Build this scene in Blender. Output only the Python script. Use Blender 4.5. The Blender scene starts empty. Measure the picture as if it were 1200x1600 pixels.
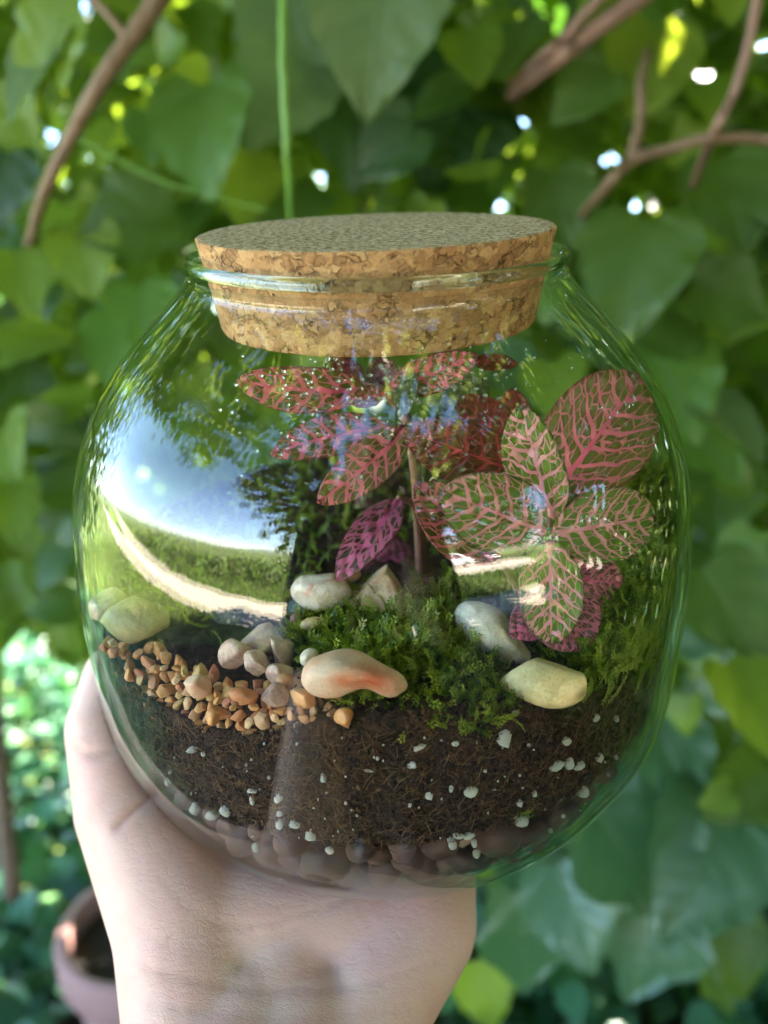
import bpy, bmesh, math, random
import numpy as np
from mathutils import Vector, Matrix, Quaternion
from mathutils import noise as mnoise
random.seed(7); RNG = np.random.default_rng(7)
S = bpy.context.scene
COL = S.collection
R = math.radians
# ------------------------------------------------------------------ frames and camera
TILT = 13.0                                     # the jar leans this much towards the viewer
MJ = Matrix.Rotation(R(TILT), 4, 'X')           # jar frame -> world
MJn = np.array(MJ.to_3x3())
F_PX = 1200.0
_p, _r = R(25.7), R(1.26)
_f = np.array([0, math.cos(_p), -math.sin(_p)]); _u = np.array([0, math.sin(_p), math.cos(_p)]); _x = np.array([1., 0, 0])
CRT = _x*math.cos(_r) - _u*math.sin(_r); CUP = _u*math.cos(_r) + _x*math.sin(_r); CFW = _f
CO = np.array([.0004, -.195, .2013])
cam_data = bpy.data.cameras.new('camera'); cam = bpy.data.objects.new('camera', cam_data); COL.objects.link(cam)
m = Matrix.Identity(4)
for i in range(3):
    m[i][0] = CRT[i]; m[i][1] = CUP[i]; m[i][2] = -CFW[i]; m[i][3] = CO[i]
cam.matrix_world = MJ @ m
cam_data.sensor_fit = 'HORIZONTAL'; cam_data.sensor_width = 36; cam_data.lens = 36
cam_data.clip_start = .004; cam_data.clip_end = 3000
cam_data.dof.use_dof = True; cam_data.dof.focus_distance = .165; cam_data.dof.aperture_fstop = 36/3.2
S.camera = cam
# ------------------------------------------------------------------ light
SUN = Vector((.30, .56, .95)).normalized()
w = bpy.data.worlds.new('World'); S.world = w; w.use_nodes = True
nt = w.node_tree; bg = nt.nodes['Background']
sky = nt.nodes.new('ShaderNodeTexSky'); sky.sky_type = 'NISHITA'; sky.sun_disc = False
sky.sun_elevation = math.asin(SUN.z); sky.sun_rotation = math.atan2(SUN.x, SUN.y)
sky.altitude = 1200; sky.air_density = 1.0; sky.dust_density = .15; sky.ozone_density = 1.6
nt.links.new(sky.outputs[0], bg.inputs[0]); bg.inputs[1].default_value = .08
sl = bpy.data.lights.new('sun', 'SUN'); sl.energy = 5.0; sl.angle = R(.5); sl.color = (1, .93, .82)
so = bpy.data.objects.new('sun', sl); COL.objects.link(so); so.rotation_euler = SUN.to_track_quat('Z', 'Y').to_euler()
so.location = (0, 0, 3)
S.view_settings.view_transform = 'Standard'; S.view_settings.look = 'None'
S.view_settings.exposure = 4.45; S.view_settings.gamma = 1; S.view_settings.use_curve_mapping = False
S.render.engine = 'CYCLES'
cy = S.cycles; cy.max_bounces = 12; cy.diffuse_bounces = 3; cy.glossy_bounces = 4; cy.transmission_bounces = 8
cy.transparent_max_bounces = 24; cy.sample_clamp_indirect = 6; cy.use_denoising = True
cy.caustics_reflective = False; cy.caustics_refractive = True; cy.blur_glossy = .3
# ------------------------------------------------------------------ jar profile and projections (jar frame)
PROF = np.array([(.030,.058),(.0325,.0645),(.0355,.068),(.0404,.0718),(.0455,.0752),(.0508,.0778),(.0612,.0814),(.0716,.0824),(.082,.0824),(.0924,.0824),(.1029,.0820),(.1133,.0812),(.1237,.0795),(.1341,.0764),(.1445,.0715),(.1549,.0636),(.1653,.0533),(.169,.0488),(.1715,.0463),(.173,.0453),(.1765,.0452)])
_zz = np.linspace(.030, .1765, 400); _rr = np.interp(_zz, PROF[:, 0], PROF[:, 1])
_k = np.hanning(35); _k /= _k.sum()
_rs = np.convolve(np.pad(_rr, 17, 'reflect', reflect_type='odd'), _k, 'valid')
def Rz(z): return np.interp(z, _zz, _rs)
def U(px, py, depth): return CO + depth*(CFW + CRT*(px-600)/F_PX + CUP*(800-py)/F_PX)      # jar frame point at a depth
def PY(px, py, y):
    d = CFW + CRT*(px-600)/F_PX + CUP*(800-py)/F_PX; return CO + d*((y-CO[1])/d[1])
def PZ(px, py, z):
    d = CFW + CRT*(px-600)/F_PX + CUP*(800-py)/F_PX; return CO + d*((z-CO[2])/d[2])
def G(px, py, inset=.004):                      # where a sight line meets the inside of the glass
    d = CFW + CRT*(px-600)/F_PX + CUP*(800-py)/F_PX
    t = np.arange(.08, .35, .0003); q = CO + d*t[:, None]
    ok = (q[:, 2] > .03) & (q[:, 2] < .176) & (np.hypot(q[:, 0], q[:, 1]) < Rz(q[:, 2])-inset)
    return q[np.argmax(ok)] if ok.any() else None
def W(p): return MJn @ np.asarray(p)
# ------------------------------------------------------------------ object helpers
def tag(o, label=None, cat=None, group=None, kind=None):
    if label: o['label'] = label
    if cat: o['category'] = cat
    if group: o['group'] = group
    if kind: o['kind'] = kind
    return o
def mesh_np(name, V, Fs, mat=None, smooth=True, uv=None, rnd=None):
    """V (n,3); Fs: (m,k) array or list of them."""
    me = bpy.data.meshes.new(name)
    if isinstance(Fs, np.ndarray): Fs = [Fs]
    V = np.asarray(V, np.float32); me.vertices.add(len(V)); me.vertices.foreach_set('co', V.ravel())
    loops = np.concatenate([f.ravel() for f in Fs]).astype(np.int32)
    tot = np.concatenate([np.full(len(f), f.shape[1]) for f in Fs]).astype(np.int32)
    st = np.concatenate([[0], np.cumsum(tot)[:-1]]).astype(np.int32)
    me.loops.add(len(loops)); me.loops.foreach_set('vertex_index', loops)
    me.polygons.add(len(tot)); me.polygons.foreach_set('loop_start', st); me.polygons.foreach_set('loop_total', tot)
    me.polygons.foreach_set('use_smooth', np.full(len(tot), smooth))
    if uv is not None:
        l = me.uv_layers.new(name='uv'); l.data.foreach_set('uv', np.asarray(uv, np.float32)[loops].ravel())
    if rnd is not None:
        a = me.attributes.new('rnd', 'FLOAT', 'POINT'); a.data.foreach_set('value', np.asarray(rnd, np.float32))
    me.update(calc_edges=True); me.validate()
    if mat: me.materials.append(mat)
    return me
def link(name, me, parent=None, M=None):
    o = bpy.data.objects.new(name, me); COL.objects.link(o)
    if parent is not None: o.parent = parent
    if M is not None: o.matrix_local = M
    return o
def thing(name, label, cat, M=None, group=None):
    o = bpy.data.objects.new(name, None); o.empty_display_size = .01; COL.objects.link(o)
    if M is not None: o.matrix_world = M
    return tag(o, label, cat, group)
def TR(p): return Matrix.Translation(Vector([float(c) for c in p]))
def grid_faces(nu, nv, wrap=False):
    i = np.arange(nu-1)[:, None]; j = np.arange(nv if wrap else nv-1)[None, :]
    a = i*nv+j; b = i*nv+(j+1) % nv
    return np.stack([a, b, b+nv, a+nv], -1).reshape(-1, 4)
def lathe(prof, n=128):
    prof = np.asarray(prof, float); t = np.linspace(0, 2*np.pi, n, endpoint=False)
    V = np.stack([prof[:, 0][:, None]*np.cos(t), prof[:, 0][:, None]*np.sin(t), np.repeat(prof[:, 1][:, None], n, 1)], -1).reshape(-1, 3)
    return V, grid_faces(len(prof), n, True)
def tube(pts, rad, n=8):
    pts = np.asarray(pts, float); rad = np.atleast_1d(np.asarray(rad, float)); rad = np.interp(np.linspace(0, 1, len(pts)), np.linspace(0, 1, len(rad)), rad)
    T = np.gradient(pts, axis=0); T /= np.linalg.norm(T, axis=1)[:, None]+1e-12
    ref = np.array([.13, .9, .3]); V = []
    a = np.cross(T[0], ref); a /= np.linalg.norm(a)
    t = np.linspace(0, 2*np.pi, n, endpoint=False)
    for i in range(len(pts)):
        a = a - T[i]*(a@T[i]); a /= np.linalg.norm(a); b = np.cross(T[i], a)
        V.append(pts[i] + rad[i]*(np.cos(t)[:, None]*a + np.sin(t)[:, None]*b))
    V = np.concatenate(V); Fq = grid_faces(len(pts), n, True)
    caps = [np.arange(n)[None, ::-1], (np.arange(n)+(len(pts)-1)*n)[None, :]]
    return V, Fq, caps
def tubes_mesh(name, lst, mat):
    Vs, Fs, n0 = [], [], 0
    for V, Fq, caps in lst:
        Vs.append(V); Fs.append(Fq+n0); Fs += [c+n0 for c in caps]; n0 += len(V)
    return mesh_np(name, np.concatenate(Vs), Fs, mat)
def bez(pts, n=16):
    """smooth curve through points"""
    pts = np.asarray(pts, float); m_ = len(pts)
    pad = np.concatenate([[2*pts[0]-pts[1]], pts, [2*pts[-1]-pts[-2]]]); out = []
    for i in range(m_-1):
        for f in np.linspace(0, 1, n, endpoint=(i == m_-2)):
            p0, p1, p2, p3 = pad[i:i+4]
            out.append(.5*(2*p1+(p2-p0)*f+(2*p0-5*p1+4*p2-p3)*f*f+(3*p1-p0-3*p2+p3)*f**3))
    return np.array(out)
def frames(nrm, spin=None):
    """rotation matrices (n,3,3) whose z axis is nrm, spun about it"""
    z = nrm/np.linalg.norm(nrm, axis=1)[:, None]; n = len(z)
    ref = np.where(np.abs(z[:, 2:3]) > .9, np.array([[1., 0, 0]]), np.array([[0, 0, 1.]]))
    x = np.cross(ref, z); x /= np.linalg.norm(x, axis=1)[:, None]; y = np.cross(z, x)
    s = RNG.uniform(0, 2*np.pi, n) if spin is None else spin
    c, s = np.cos(s)[:, None], np.sin(s)[:, None]
    return np.stack([x*c+y*s, y*c-x*s, z], -1)
def scatter(name, uV, uF, pos, rot, scl, mat, smooth=True):
    n = len(pos); scl = np.asarray(scl)
    if scl.ndim == 1: scl = np.repeat(scl[:, None], 3, 1)
    V = np.einsum('nij,nkj->nki', rot, uV[None]*scl[:, None, :]) + pos[:, None, :]
    k = len(uV); Fs = [(f[None] + (np.arange(n)*k)[:, None, None]).reshape(-1, f.shape[1]) for f in (uF if isinstance(uF, list) else [uF])]
    return mesh_np(name, V.reshape(-1, 3), Fs, mat, smooth, rnd=np.repeat(RNG.random(n), k))
# ------------------------------------------------------------------ material helpers
class NT:
    def __init__(s, name):
        s.m = bpy.data.materials.new(name); s.m.use_nodes = True; s.t = s.m.node_tree; s.t.nodes.clear()
        s.out = s.n('ShaderNodeOutputMaterial')
    def n(s, t, **k):
        nd = s.t.nodes.new(t)
        for a, b in k.items(): setattr(nd, a, b)
        return nd
    def set(s, nd, key, v):
        if isinstance(v, bpy.types.NodeSocket): s.t.links.new(v, nd.inputs[key])
        elif v is not None:
            if isinstance(v, tuple) and len(v) == 3 and nd.inputs[key].type == 'RGBA': v = v+(1,)
            nd.inputs[key].default_value = v
    def math(s, op, a, b=None, c=None, clamp=False):
        nd = s.n('ShaderNodeMath', operation=op); nd.use_clamp = clamp
        s.set(nd, 0, a); s.set(nd, 1, b)
        if c is not None: s.set(nd, 2, c)
        return nd.outputs[0]
    def mix(s, f, a, b, mode='MIX'):
        nd = s.n('ShaderNodeMix', data_type='RGBA', blend_type=mode); s.set(nd, 0, f); s.set(nd, 6, a); s.set(nd, 7, b); return nd.outputs[2]
    def ramp(s, f, stops, interp='LINEAR'):
        nd = s.n('ShaderNodeValToRGB'); cr = nd.color_ramp; cr.interpolation = interp
        while len(cr.elements) < len(stops): cr.elements.new(.5)
        for e, (p, c) in zip(cr.elements, stops):
            e.position = p; e.color = (c if isinstance(c, tuple) else (c, c, c))+(1,)
        s.set(nd, 0, f); return nd.outputs[0]
    def co(s, kind='Object'): return s.n('ShaderNodeTexCoord').outputs[kind]
    def map(s, v, scale=(1, 1, 1), loc=(0, 0, 0), rot=(0, 0, 0)):
        nd = s.n('ShaderNodeMapping'); s.set(nd, 0, v); nd.inputs[1].default_value = loc; nd.inputs[2].default_value = rot; nd.inputs[3].default_value = scale; return nd.outputs[0]
    def noise(s, v, scale, detail=4, rough=.55, dist=0, out=0):
        nd = s.n('ShaderNodeTexNoise'); s.set(nd, 'Vector', v); nd.inputs['Scale'].default_value = scale; nd.inputs['Detail'].default_value = detail
        nd.inputs['Roughness'].default_value = rough; nd.inputs['Distortion'].default_value = dist; return nd.outputs[out]
    def vor(s, v, scale, feature='F1', out=0, rand=1, dims='3D'):
        nd = s.n('ShaderNodeTexVoronoi', feature=feature, voronoi_dimensions=dims); s.set(nd, 'Vector', v); nd.inputs['Scale'].default_value = scale
        nd.inputs['Randomness'].default_value = rand; return nd.outputs[out]
    def bump(s, h, strength=.5, dist=.001, nrm=None):
        nd = s.n('ShaderNodeBump'); s.set(nd, 'Height', h); nd.inputs['Strength'].default_value = strength; nd.inputs['Distance'].default_value = dist
        if nrm: s.set(nd, 'Normal', nrm)
        return nd.outputs[0]
    def bsdf(s, col, rough=.5, nrm=None, spec=.5, sss=0, sr=None, ss=.003, metal=0, coat=0):
        nd = s.n('ShaderNodeBsdfPrincipled'); s.set(nd, 'Base Color', col); s.set(nd, 'Roughness', rough); s.set(nd, 'Specular IOR Level', spec)
        s.set(nd, 'Metallic', metal); s.set(nd, 'Coat Weight', coat); nd.inputs['Coat Roughness'].default_value = .08
        if nrm: s.set(nd, 'Normal', nrm)
        if sss: s.set(nd, 'Subsurface Weight', sss); nd.inputs['Subsurface Radius'].default_value = sr or (1, .35, .2); nd.inputs['Subsurface Scale'].default_value = ss
        return nd.outputs[0]
    def done(s, sh): s.t.links.new(sh, s.out.inputs[0]); return s.m
def simple(name, col, rough=.6, spec=.5, metal=0, var=.25, scale=8, bump=0, coat=0):
    t = NT(name); c = t.co(); nz = t.noise(c, scale)
    col2 = tuple(x*(1-var) for x in col)
    return t.done(t.bsdf(t.mix(nz, col, col2), rough, t.bump(nz, bump, .01) if bump else None, spec, metal=metal, coat=coat))
# ---- glass wall: thin transparent sheet with Schlick reflection on every face; green body colour builds up with the path length
def glass_mat():
    t = NT('jar_glass'); lw = t.n('ShaderNodeLayerWeight'); lw.inputs[0].default_value = .5
    f = lw.outputs['Facing']
    c = t.co(); nz = t.noise(t.map(c, (1, 1, .35)), 55, 2, .5); 
    b = t.bump(nz, .05, .0012)
    F = t.math('MULTIPLY_ADD', t.math('POWER', f, 5.0), .95, .042)
    # path length factor 1/cos(inside angle): sin^2 = 1-(1-f)^2
    cs = t.math('SUBTRACT', 1.0, f); s2 = t.math('SUBTRACT', 1.0, t.math('MULTIPLY', cs, cs)); 
    ci = t.math('SQRT', t.math('SUBTRACT', 1.0, t.math('MULTIPLY', s2, 1/2.25)))
    L = t.math('SUBTRACT', t.math('DIVIDE', 1.0, ci), .98)
    tint = t.mix(t.math('POWER', t.math('MULTIPLY', L, 2.6, clamp=True), 5.0), (.996, .997, .996), (.66, .80, .73))
    tr = t.n('ShaderNodeBsdfTransparent'); t.set(tr, 0, tint)
    gl = t.n('ShaderNodeBsdfGlossy'); gl.inputs['Roughness'].default_value = 0.0; t.set(gl, 'Color', (1, 1, 1)); t.set(gl, 'Normal', b)
    mx = t.n('ShaderNodeMixShader'); t.set(mx, 0, F); t.set(mx, 1, tr.outputs[0]); t.set(mx, 2, gl.outputs[0])
    return t.done(mx.outputs[0])
def real_glass():
    t = NT('rim_glass'); g = t.n('ShaderNodeBsdfGlass'); t.set(g, 'Color', (.93, .98, .95)); g.inputs['Roughness'].default_value = 0; g.inputs['IOR'].default_value = 1.5
    return t.done(g.outputs[0])
def cork_mat():
    t = NT('cork'); c = t.co()
    wv = t.mix(.0035, c, t.noise(c, 500, 3, .6, 0, 1))
    # flakes
    v1 = t.n('ShaderNodeTexVoronoi', feature='F1'); t.set(v1, 'Vector', t.map(wv, (1, 1, 1.35), rot=(.3, .2, .5))); v1.inputs['Scale'].default_value = 380
    cell = t.n('ShaderNodeSeparateColor'); t.set(cell, 0, v1.outputs['Color'])
    edge = t.vor(t.map(wv, (1, 1, 1.35), rot=(.3, .2, .5)), 380, 'DISTANCE_TO_EDGE')
    base = t.ramp(cell.outputs[0], [(0, (.28, .11, .035)), (.22, (.46, .20, .07)), (.55, (.60, .30, .11)), (.85, (.76, .44, .19)), (1, (.36, .15, .055))])
    fine = t.noise(c, 1500, 4, .7)
    base = t.mix(.35, base, t.ramp(fine, [(.3, (.28, .14, .06)), (.7, (.72, .50, .28))]))
    crack = t.ramp(edge, [(0, 0.0), (.05, .7), (.12, 1.0)])
    big = t.noise(c, 260, 3, .65)
    pit = t.ramp(big, [(.30, 0.0), (.38, 1.0)])
    dk = t.math('MINIMUM', t.math('MAXIMUM', crack, t.ramp(t.noise(c, 180, 2), [(.50, 1.0), (.66, 0.0)])), pit)
    col = t.mix(dk, (.13, .06, .025), base)
    h = t.math('ADD', t.math('MULTIPLY', dk, .7), t.math('MULTIPLY', fine, .45))
    # the top face of the lid gets a paler, finer beige mottle
    g = t.n('ShaderNodeNewGeometry'); sx = t.n('ShaderNodeSeparateXYZ')
    tc = t.n('ShaderNodeTexCoord'); t.set(sx, 0, tc.outputs['Normal'])
    top = t.ramp(sx.outputs[2], [(.90, 0.0), (.96, 1.0)])
    top_mottle = t.mix(t.ramp(t.noise(t.map(c, (1, 1, 1)), 700, 4, .75), [(.42, 0.0), (.56, 1.0)]), (.22, .14, .07), (.80, .62, .40))
    col = t.mix(t.math('MULTIPLY', top, .82), col, top_mottle)
    return t.done(t.bsdf(col, .85, t.bump(h, .9, .0007), .2))
def soil_mat():
    t = NT('potting_soil'); c = t.co()
    n1 = t.noise(c, 700, 6, .8); n2 = t.noise(c, 170, 5, .7); n3 = t.noise(t.map(c, (1, 1, 3)), 500, 3, .6, 2)
    col = t.ramp(n1, [(.30, (.016, .008, .005)), (.48, (.07, .032, .017)), (.62, (.15, .07, .036)), (.80, (.28, .15, .08))])
    col = t.mix(t.ramp(n2, [(.35, .0), (.7, .55)]), col, (.04, .018, .011))
    col = t.mix(t.ramp(n3, [(.62, 0.0), (.72, .6)]), col, (.20, .10, .045))
    h = t.math('ADD', n1, t.math('MULTIPLY', n2, .6))
    return t.done(t.bsdf(col, .8, t.bump(h, 1, .0018), .3))
def crumb_mat(name, cols, rough=.75):
    t = NT(name); a = t.n('ShaderNodeAttribute', attribute_name='rnd')
    n = len(cols); col = t.ramp(a.outputs['Fac'], [(i/(n-1), c) for i, c in enumerate(cols)])
    return t.done(t.bsdf(t.mix(t.noise(t.co(), 1200, 2), col, tuple(x*.5 for x in cols[0])), rough, None, .35))
def stone_mat(name, c1, c2, c3=None, scale=120, rough=.38, pits=True, thr=(.45, .6), sss=.12, patch=None):
    t = NT(name); c = t.co(); n1 = t.noise(c, scale*2.2, 6, .68, .6); n2 = t.noise(t.map(c, loc=(3, 1, 2)), scale*1.1, 5, .65, 1.0); n3 = t.noise(c, 1800, 3, .7)
    col = t.mix(t.ramp(n1, [(.42, 0.0), (.58, 1.0)]), c1, c2)
    if c3: col = t.mix(t.ramp(n2, [(thr[0], 0.0), (thr[1], .9)]), col, c3)
    for pl_, pr_, pc_ in (patch or ()):          # a stain with a shape of its own
        ds = t.n('ShaderNodeVectorMath', operation='DISTANCE'); t.set(ds, 0, t.map(c, (1, 1.5, 1), loc=(-pl_[0], -pl_[1]*1.5, -pl_[2]))); ds.inputs[1].default_value = (0, 0, 0)
        q = t.math('MULTIPLY_ADD', n1, .9, t.math('DIVIDE', ds.outputs['Value'], pr_)); col = t.mix(t.ramp(q, [(.75, .92), (.80, .92), (1.0, 0.0)]) if False else t.math('MULTIPLY', t.math('SUBTRACT', 1.65, q, clamp=True), .95), col, pc_)
    col = t.mix(t.ramp(n3, [(.56, 0.0), (.70, .6)]), col, tuple(x*.42 for x in c1))
    col = t.mix(t.ramp(t.noise(c, 700, 4, .7, 1.5), [(.60, 0.0), (.66, .6), (.72, 0.0)]), col, tuple(min(1, x*1.25) for x in c1))
    h = t.math('ADD', t.math('MULTIPLY', n3, .35), n1)
    return t.done(t.bsdf(col, rough, t.bump(h, .6, .0009), .5, sss=sss*.6, sr=(1, .7, .5), ss=.001))
def varied_stone_mat(name, cols, rough=.45, stain=(.30, .12, .06), light=(.75, .62, .48)):
    """alike stones, each with a colour of its own (object random)"""
    t = NT(name); c = t.co(); oi = t.n('ShaderNodeObjectInfo')
    n = len(cols); base = t.ramp(oi.outputs['Random'], [(i/(n-1), k) for i, k in enumerate(cols)])
    n1 = t.noise(c, 320, 5, .7, .8); n3 = t.noise(c, 1600, 3, .7)
    col = t.mix(t.ramp(n1, [(.40, 0.0), (.66, .55)]), base, t.mix(.6, base, stain))
    col = t.mix(t.ramp(n3, [(.6, 0.0), (.72, .35)]), col, light)
    return t.done(t.bsdf(col, rough, t.bump(t.math('ADD', n1, t.math('MULTIPLY', n3, .5)), .4, .0006), .5, sss=.08, sr=(1, .6, .4), ss=.001))
def moss_mat():
    t = NT('moss'); a = t.n('ShaderNodeAttribute', attribute_name='rnd')
    col = t.ramp(a.outputs['Fac'], [(0, (.04, .08, .006)), (.25, (.13, .20, .012)), (.6, (.30, .38, .03)), (.92, (.50, .56, .07)), (1, (.40, .32, .11))])
    b = t.bsdf(col, .45, None, .4); tl = t.n('ShaderNodeBsdfTranslucent'); t.set(tl, 0, t.mix(.5, col, (.45, .60, .05)))
    mx = t.n('ShaderNodeMixShader'); mx.inputs[0].default_value = .35; t.set(mx, 1, b); t.set(mx, 2, tl.outputs[0]); return t.done(mx.outputs[0])
def vine_leaf_mat(name, cols, tcol, tf=.4, rough=.42, vein=True, objrnd=True, spec=.5):
    t = NT(name)
    if objrnd: rnd = t.n('ShaderNodeObjectInfo').outputs['Random']
    else: rnd = t.n('ShaderNodeAttribute', attribute_name='rnd').outputs['Fac']
    n = len(cols); col = t.ramp(rnd, [(i/(n-1), k) for i, k in enumerate(cols)]); nrm = None
    if vein:
        uv = t.co('UV'); sp = t.n('ShaderNodeSeparateXYZ'); t.set(sp, 0, uv)
        X = sp.outputs[0]; Y = t.math('ABSOLUTE', t.math('SUBTRACT', sp.outputs[1], .5))
        ph = t.math('MULTIPLY', t.math('SUBTRACT', t.math('SUBTRACT', X, t.math('MULTIPLY', Y, .75)), t.math('MULTIPLY', t.math('MULTIPLY', Y, Y), -.5)), 7.0)
        d = t.math('ABSOLUTE', t.math('SUBTRACT', t.math('FRACT', ph), .5))
        v2 = t.math('SUBTRACT', 1.0, t.math('DIVIDE', d, .06), clamp=True)
        v1 = t.math('SUBTRACT', 1.0, t.math('DIVIDE', Y, .014), clamp=True)
        vv = t.math('MAXIMUM', v1, t.math('MULTIPLY', v2, .7))
        mott = t.noise(uv, 9, 4, .6)
        col = t.mix(t.math('MULTIPLY', vv, .45), t.mix(t.math('MULTIPLY', mott, .3), col, (.02, .05, .01)), (.16, .26, .07))
        nrm = t.bump(t.math('ADD', t.math('MULTIPLY', vv, -1.0), t.math('MULTIPLY', mott, .7)), .5, .003)
    b = t.bsdf(col, rough, nrm, spec); tl = t.n('ShaderNodeBsdfTranslucent'); t.set(tl, 0, t.mix(.25, tcol, col))
    mx = t.n('ShaderNodeMixShader'); mx.inputs[0].default_value = tf; t.set(mx, 1, b); t.set(mx, 2, tl.outputs[0]); return t.done(mx.outputs[0])
def nerve_leaf_mat(name, vein, veinhot, lam, lam2, lw=1.0, N=7.0, seed=0., edge=(.16, .05, .03)):
    """net-veined leaf: midrib, side veins and a fine net between them, all pigment of the leaf"""
    t = NT(name); uv = t.co('UV'); oi = t.n('ShaderNodeObjectInfo')
    off = t.n('ShaderNodeCombineXYZ'); t.set(off, 2, t.math('MULTIPLY', oi.outputs['Random'], 20.0))
    uvo = t.n('ShaderNodeVectorMath', operation='ADD'); t.set(uvo, 0, uv); t.set(uvo, 1, off.outputs[0]); uvo = uvo.outputs[0]
    nz = t.n('ShaderNodeTexNoise'); t.set(nz, 'Vector', uvo); nz.inputs['Scale'].default_value = 5; nz.inputs['Detail'].default_value = 2
    ns = t.n('ShaderNodeSeparateColor'); t.set(ns, 0, nz.outputs[1])
    sp = t.n('ShaderNodeSeparateXYZ'); t.set(sp, 0, uv)
    X = t.math('MULTIPLY_ADD', t.math('SUBTRACT', ns.outputs[0], .5), .15, sp.outputs[0])
    Ys = t.math('SUBTRACT', sp.outputs[1], .5); side = t.math('GREATER_THAN', Ys, 0.0)
    Y0 = t.math('ABSOLUTE', Ys); Y = t.math('ABSOLUTE', t.math('MULTIPLY_ADD', t.math('SUBTRACT', ns.outputs[1], .5), .05, Y0))
    # side veins leave the midrib and sweep to the tip
    q = t.math('SUBTRACT', t.math('SUBTRACT', X, t.math('MULTIPLY', Y, .50)), t.math('MULTIPLY', t.math('MULTIPLY', Y, Y), 1.15))
    ph = t.math('ADD', t.math('MULTIPLY', q, N), t.math('MULTIPLY', side, .42))
    d2 = t.math('ABSOLUTE', t.math('SUBTRACT', t.math('FRACT', ph), .5))        # in units 1/N leaf length
    w2 = t.math('MAXIMUM', t.math('MULTIPLY', t.math('MULTIPLY_ADD', Y, -.30, .175), lw), .06)
    v2 = t.math('DIVIDE', t.math('SUBTRACT', w2, d2), .035, clamp=True)
    w1 = t.math('MULTIPLY', t.math('MULTIPLY_ADD', sp.outputs[0], -.020, .027), lw)
    v1 = t.math('DIVIDE', t.math('SUBTRACT', w1, Y0), .006, clamp=True)
    cv = t.n('ShaderNodeCombineXYZ'); t.set(cv, 0, t.math('MULTIPLY', ph, 1.0)); t.set(cv, 1, t.math('MULTIPLY', Ys, 13.5)); t.set(cv, 2, t.math('MULTIPLY', oi.outputs['Random'], 20.0))
    e3 = t.vor(cv.outputs[0], 1.25, 'DISTANCE_TO_EDGE', rand=.85)
    w3 = .085*lw
    v3 = t.math('DIVIDE', t.math('SUBTRACT', w3, e3), .04, clamp=True)
    e4 = t.vor(cv.outputs[0], 4.2, 'DISTANCE_TO_EDGE', rand=1)
    v4 = t.math('MULTIPLY', t.math('DIVIDE', t.math('SUBTRACT', .05, e4), .06, clamp=True), .16)
    vv = t.math('MAXIMUM', t.math('MAXIMUM', v1, v2), t.math('MAXIMUM', t.math('MULTIPLY', v3, .85), v4))
    mott = t.noise(uvo, 22, 4, .6)
    lamc = t.mix(mott, lam, lam2)
    vc = t.mix(t.math('MAXIMUM', v1, t.math('MULTIPLY', v2, .3)), veinhot, vein)
    rim_at = t.n('ShaderNodeAttribute', attribute_name='rim')  # leaf margin mask, blends in the leaf's own edge colour
    lamc = t.mix(rim_at.outputs['Fac'], lamc, edge)
    col = t.mix(t.math('MULTIPLY', vv, t.math('MULTIPLY_ADD', rim_at.outputs['Fac'], -.55, 1.0)), lamc, vc)
    h = t.math('SUBTRACT', t.math('MULTIPLY', mott, .25), vv)
    b = t.bsdf(col, .33, t.bump(h, .9, .0007), .5)
    tl = t.n('ShaderNodeBsdfTranslucent'); t.set(tl, 0, t.mix(.2, col, (.5, .35, .05)))
    mx = t.n('ShaderNodeMixShader'); mx.inputs[0].default_value = .3; t.set(mx, 1, b); t.set(mx, 2, tl.outputs[0]); return t.done(mx.outputs[0])
def skin_mat():
    t = NT('skin'); c = t.co()
    n1 = t.noise(c, 38, 3, .55); n2 = t.noise(c, 130, 3, .5); pores = t.vor(c, 1900, 'DISTANCE_TO_EDGE')
    # fine skin creases run across the wrist and the heel of the hand
    wl = t.noise(t.map(c, (220, 620, 620), rot=(0, 0, .25)), 1, 4, .65, .3)
    fine = t.noise(t.map(c, (700, 1500, 1500), rot=(0, 0, -.5)), 1, 3, .6)
    col = t.mix(t.ramp(n1, [(.36, 0.0), (.66, 1.0)]), (.84, .56, .49), (.82, .47, .42))
    col = t.mix(t.ramp(n2, [(.45, 0.0), (.75, .25)]), col, (.68, .34, .26))
    col = t.mix(t.ramp(t.noise(t.map(c, loc=(5, 2, 1)), 45, 2), [(.5, 0.0), (.75, .15)]), col, (.60, .44, .38))
    cr = t.n('ShaderNodeAttribute', attribute_name='crease')
    col = t.mix(t.math('MULTIPLY', cr.outputs['Fac'], .45), col, (.45, .17, .12))
    net = t.ramp(t.vor(t.map(t.mix(.004, c, t.noise(c, 120, 2, .5, 0, 1)), (.55, 1, 1), rot=(0, 0, -.35)), 430, 'DISTANCE_TO_EDGE'), [(0, 0.0), (.09, 1.0)])
    net2 = t.ramp(t.vor(t.map(t.mix(.006, c, t.noise(c, 60, 2, .5, 0, 1)), (.35, 1, 1), rot=(0, 0, .3)), 150, 'DISTANCE_TO_EDGE'), [(0, 0.0), (.035, 1.0)])
    h = t.math('ADD', t.math('ADD', t.math('MULTIPLY', net, .13), t.math('MULTIPLY', net2, .03)), t.math('MULTIPLY', t.ramp(wl, [(.35, 0.0), (.5, 1.0)]), .18)); h = t.math('ADD', h, t.math('ADD', t.math('MULTIPLY', fine, .25), t.math('MULTIPLY', pores, .5)))
    return t.done(t.bsdf(col, .46, t.bump(h, .42, .0006), .45, sss=.28, sr=(1, .35, .18), ss=.0045))
M_ = {}
M_['glass'] = glass_mat(); M_['rim'] = real_glass(); M_['cork'] = cork_mat(); M_['soil'] = soil_mat(); M_['moss'] = moss_mat(); M_['skin'] = skin_mat()
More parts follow.
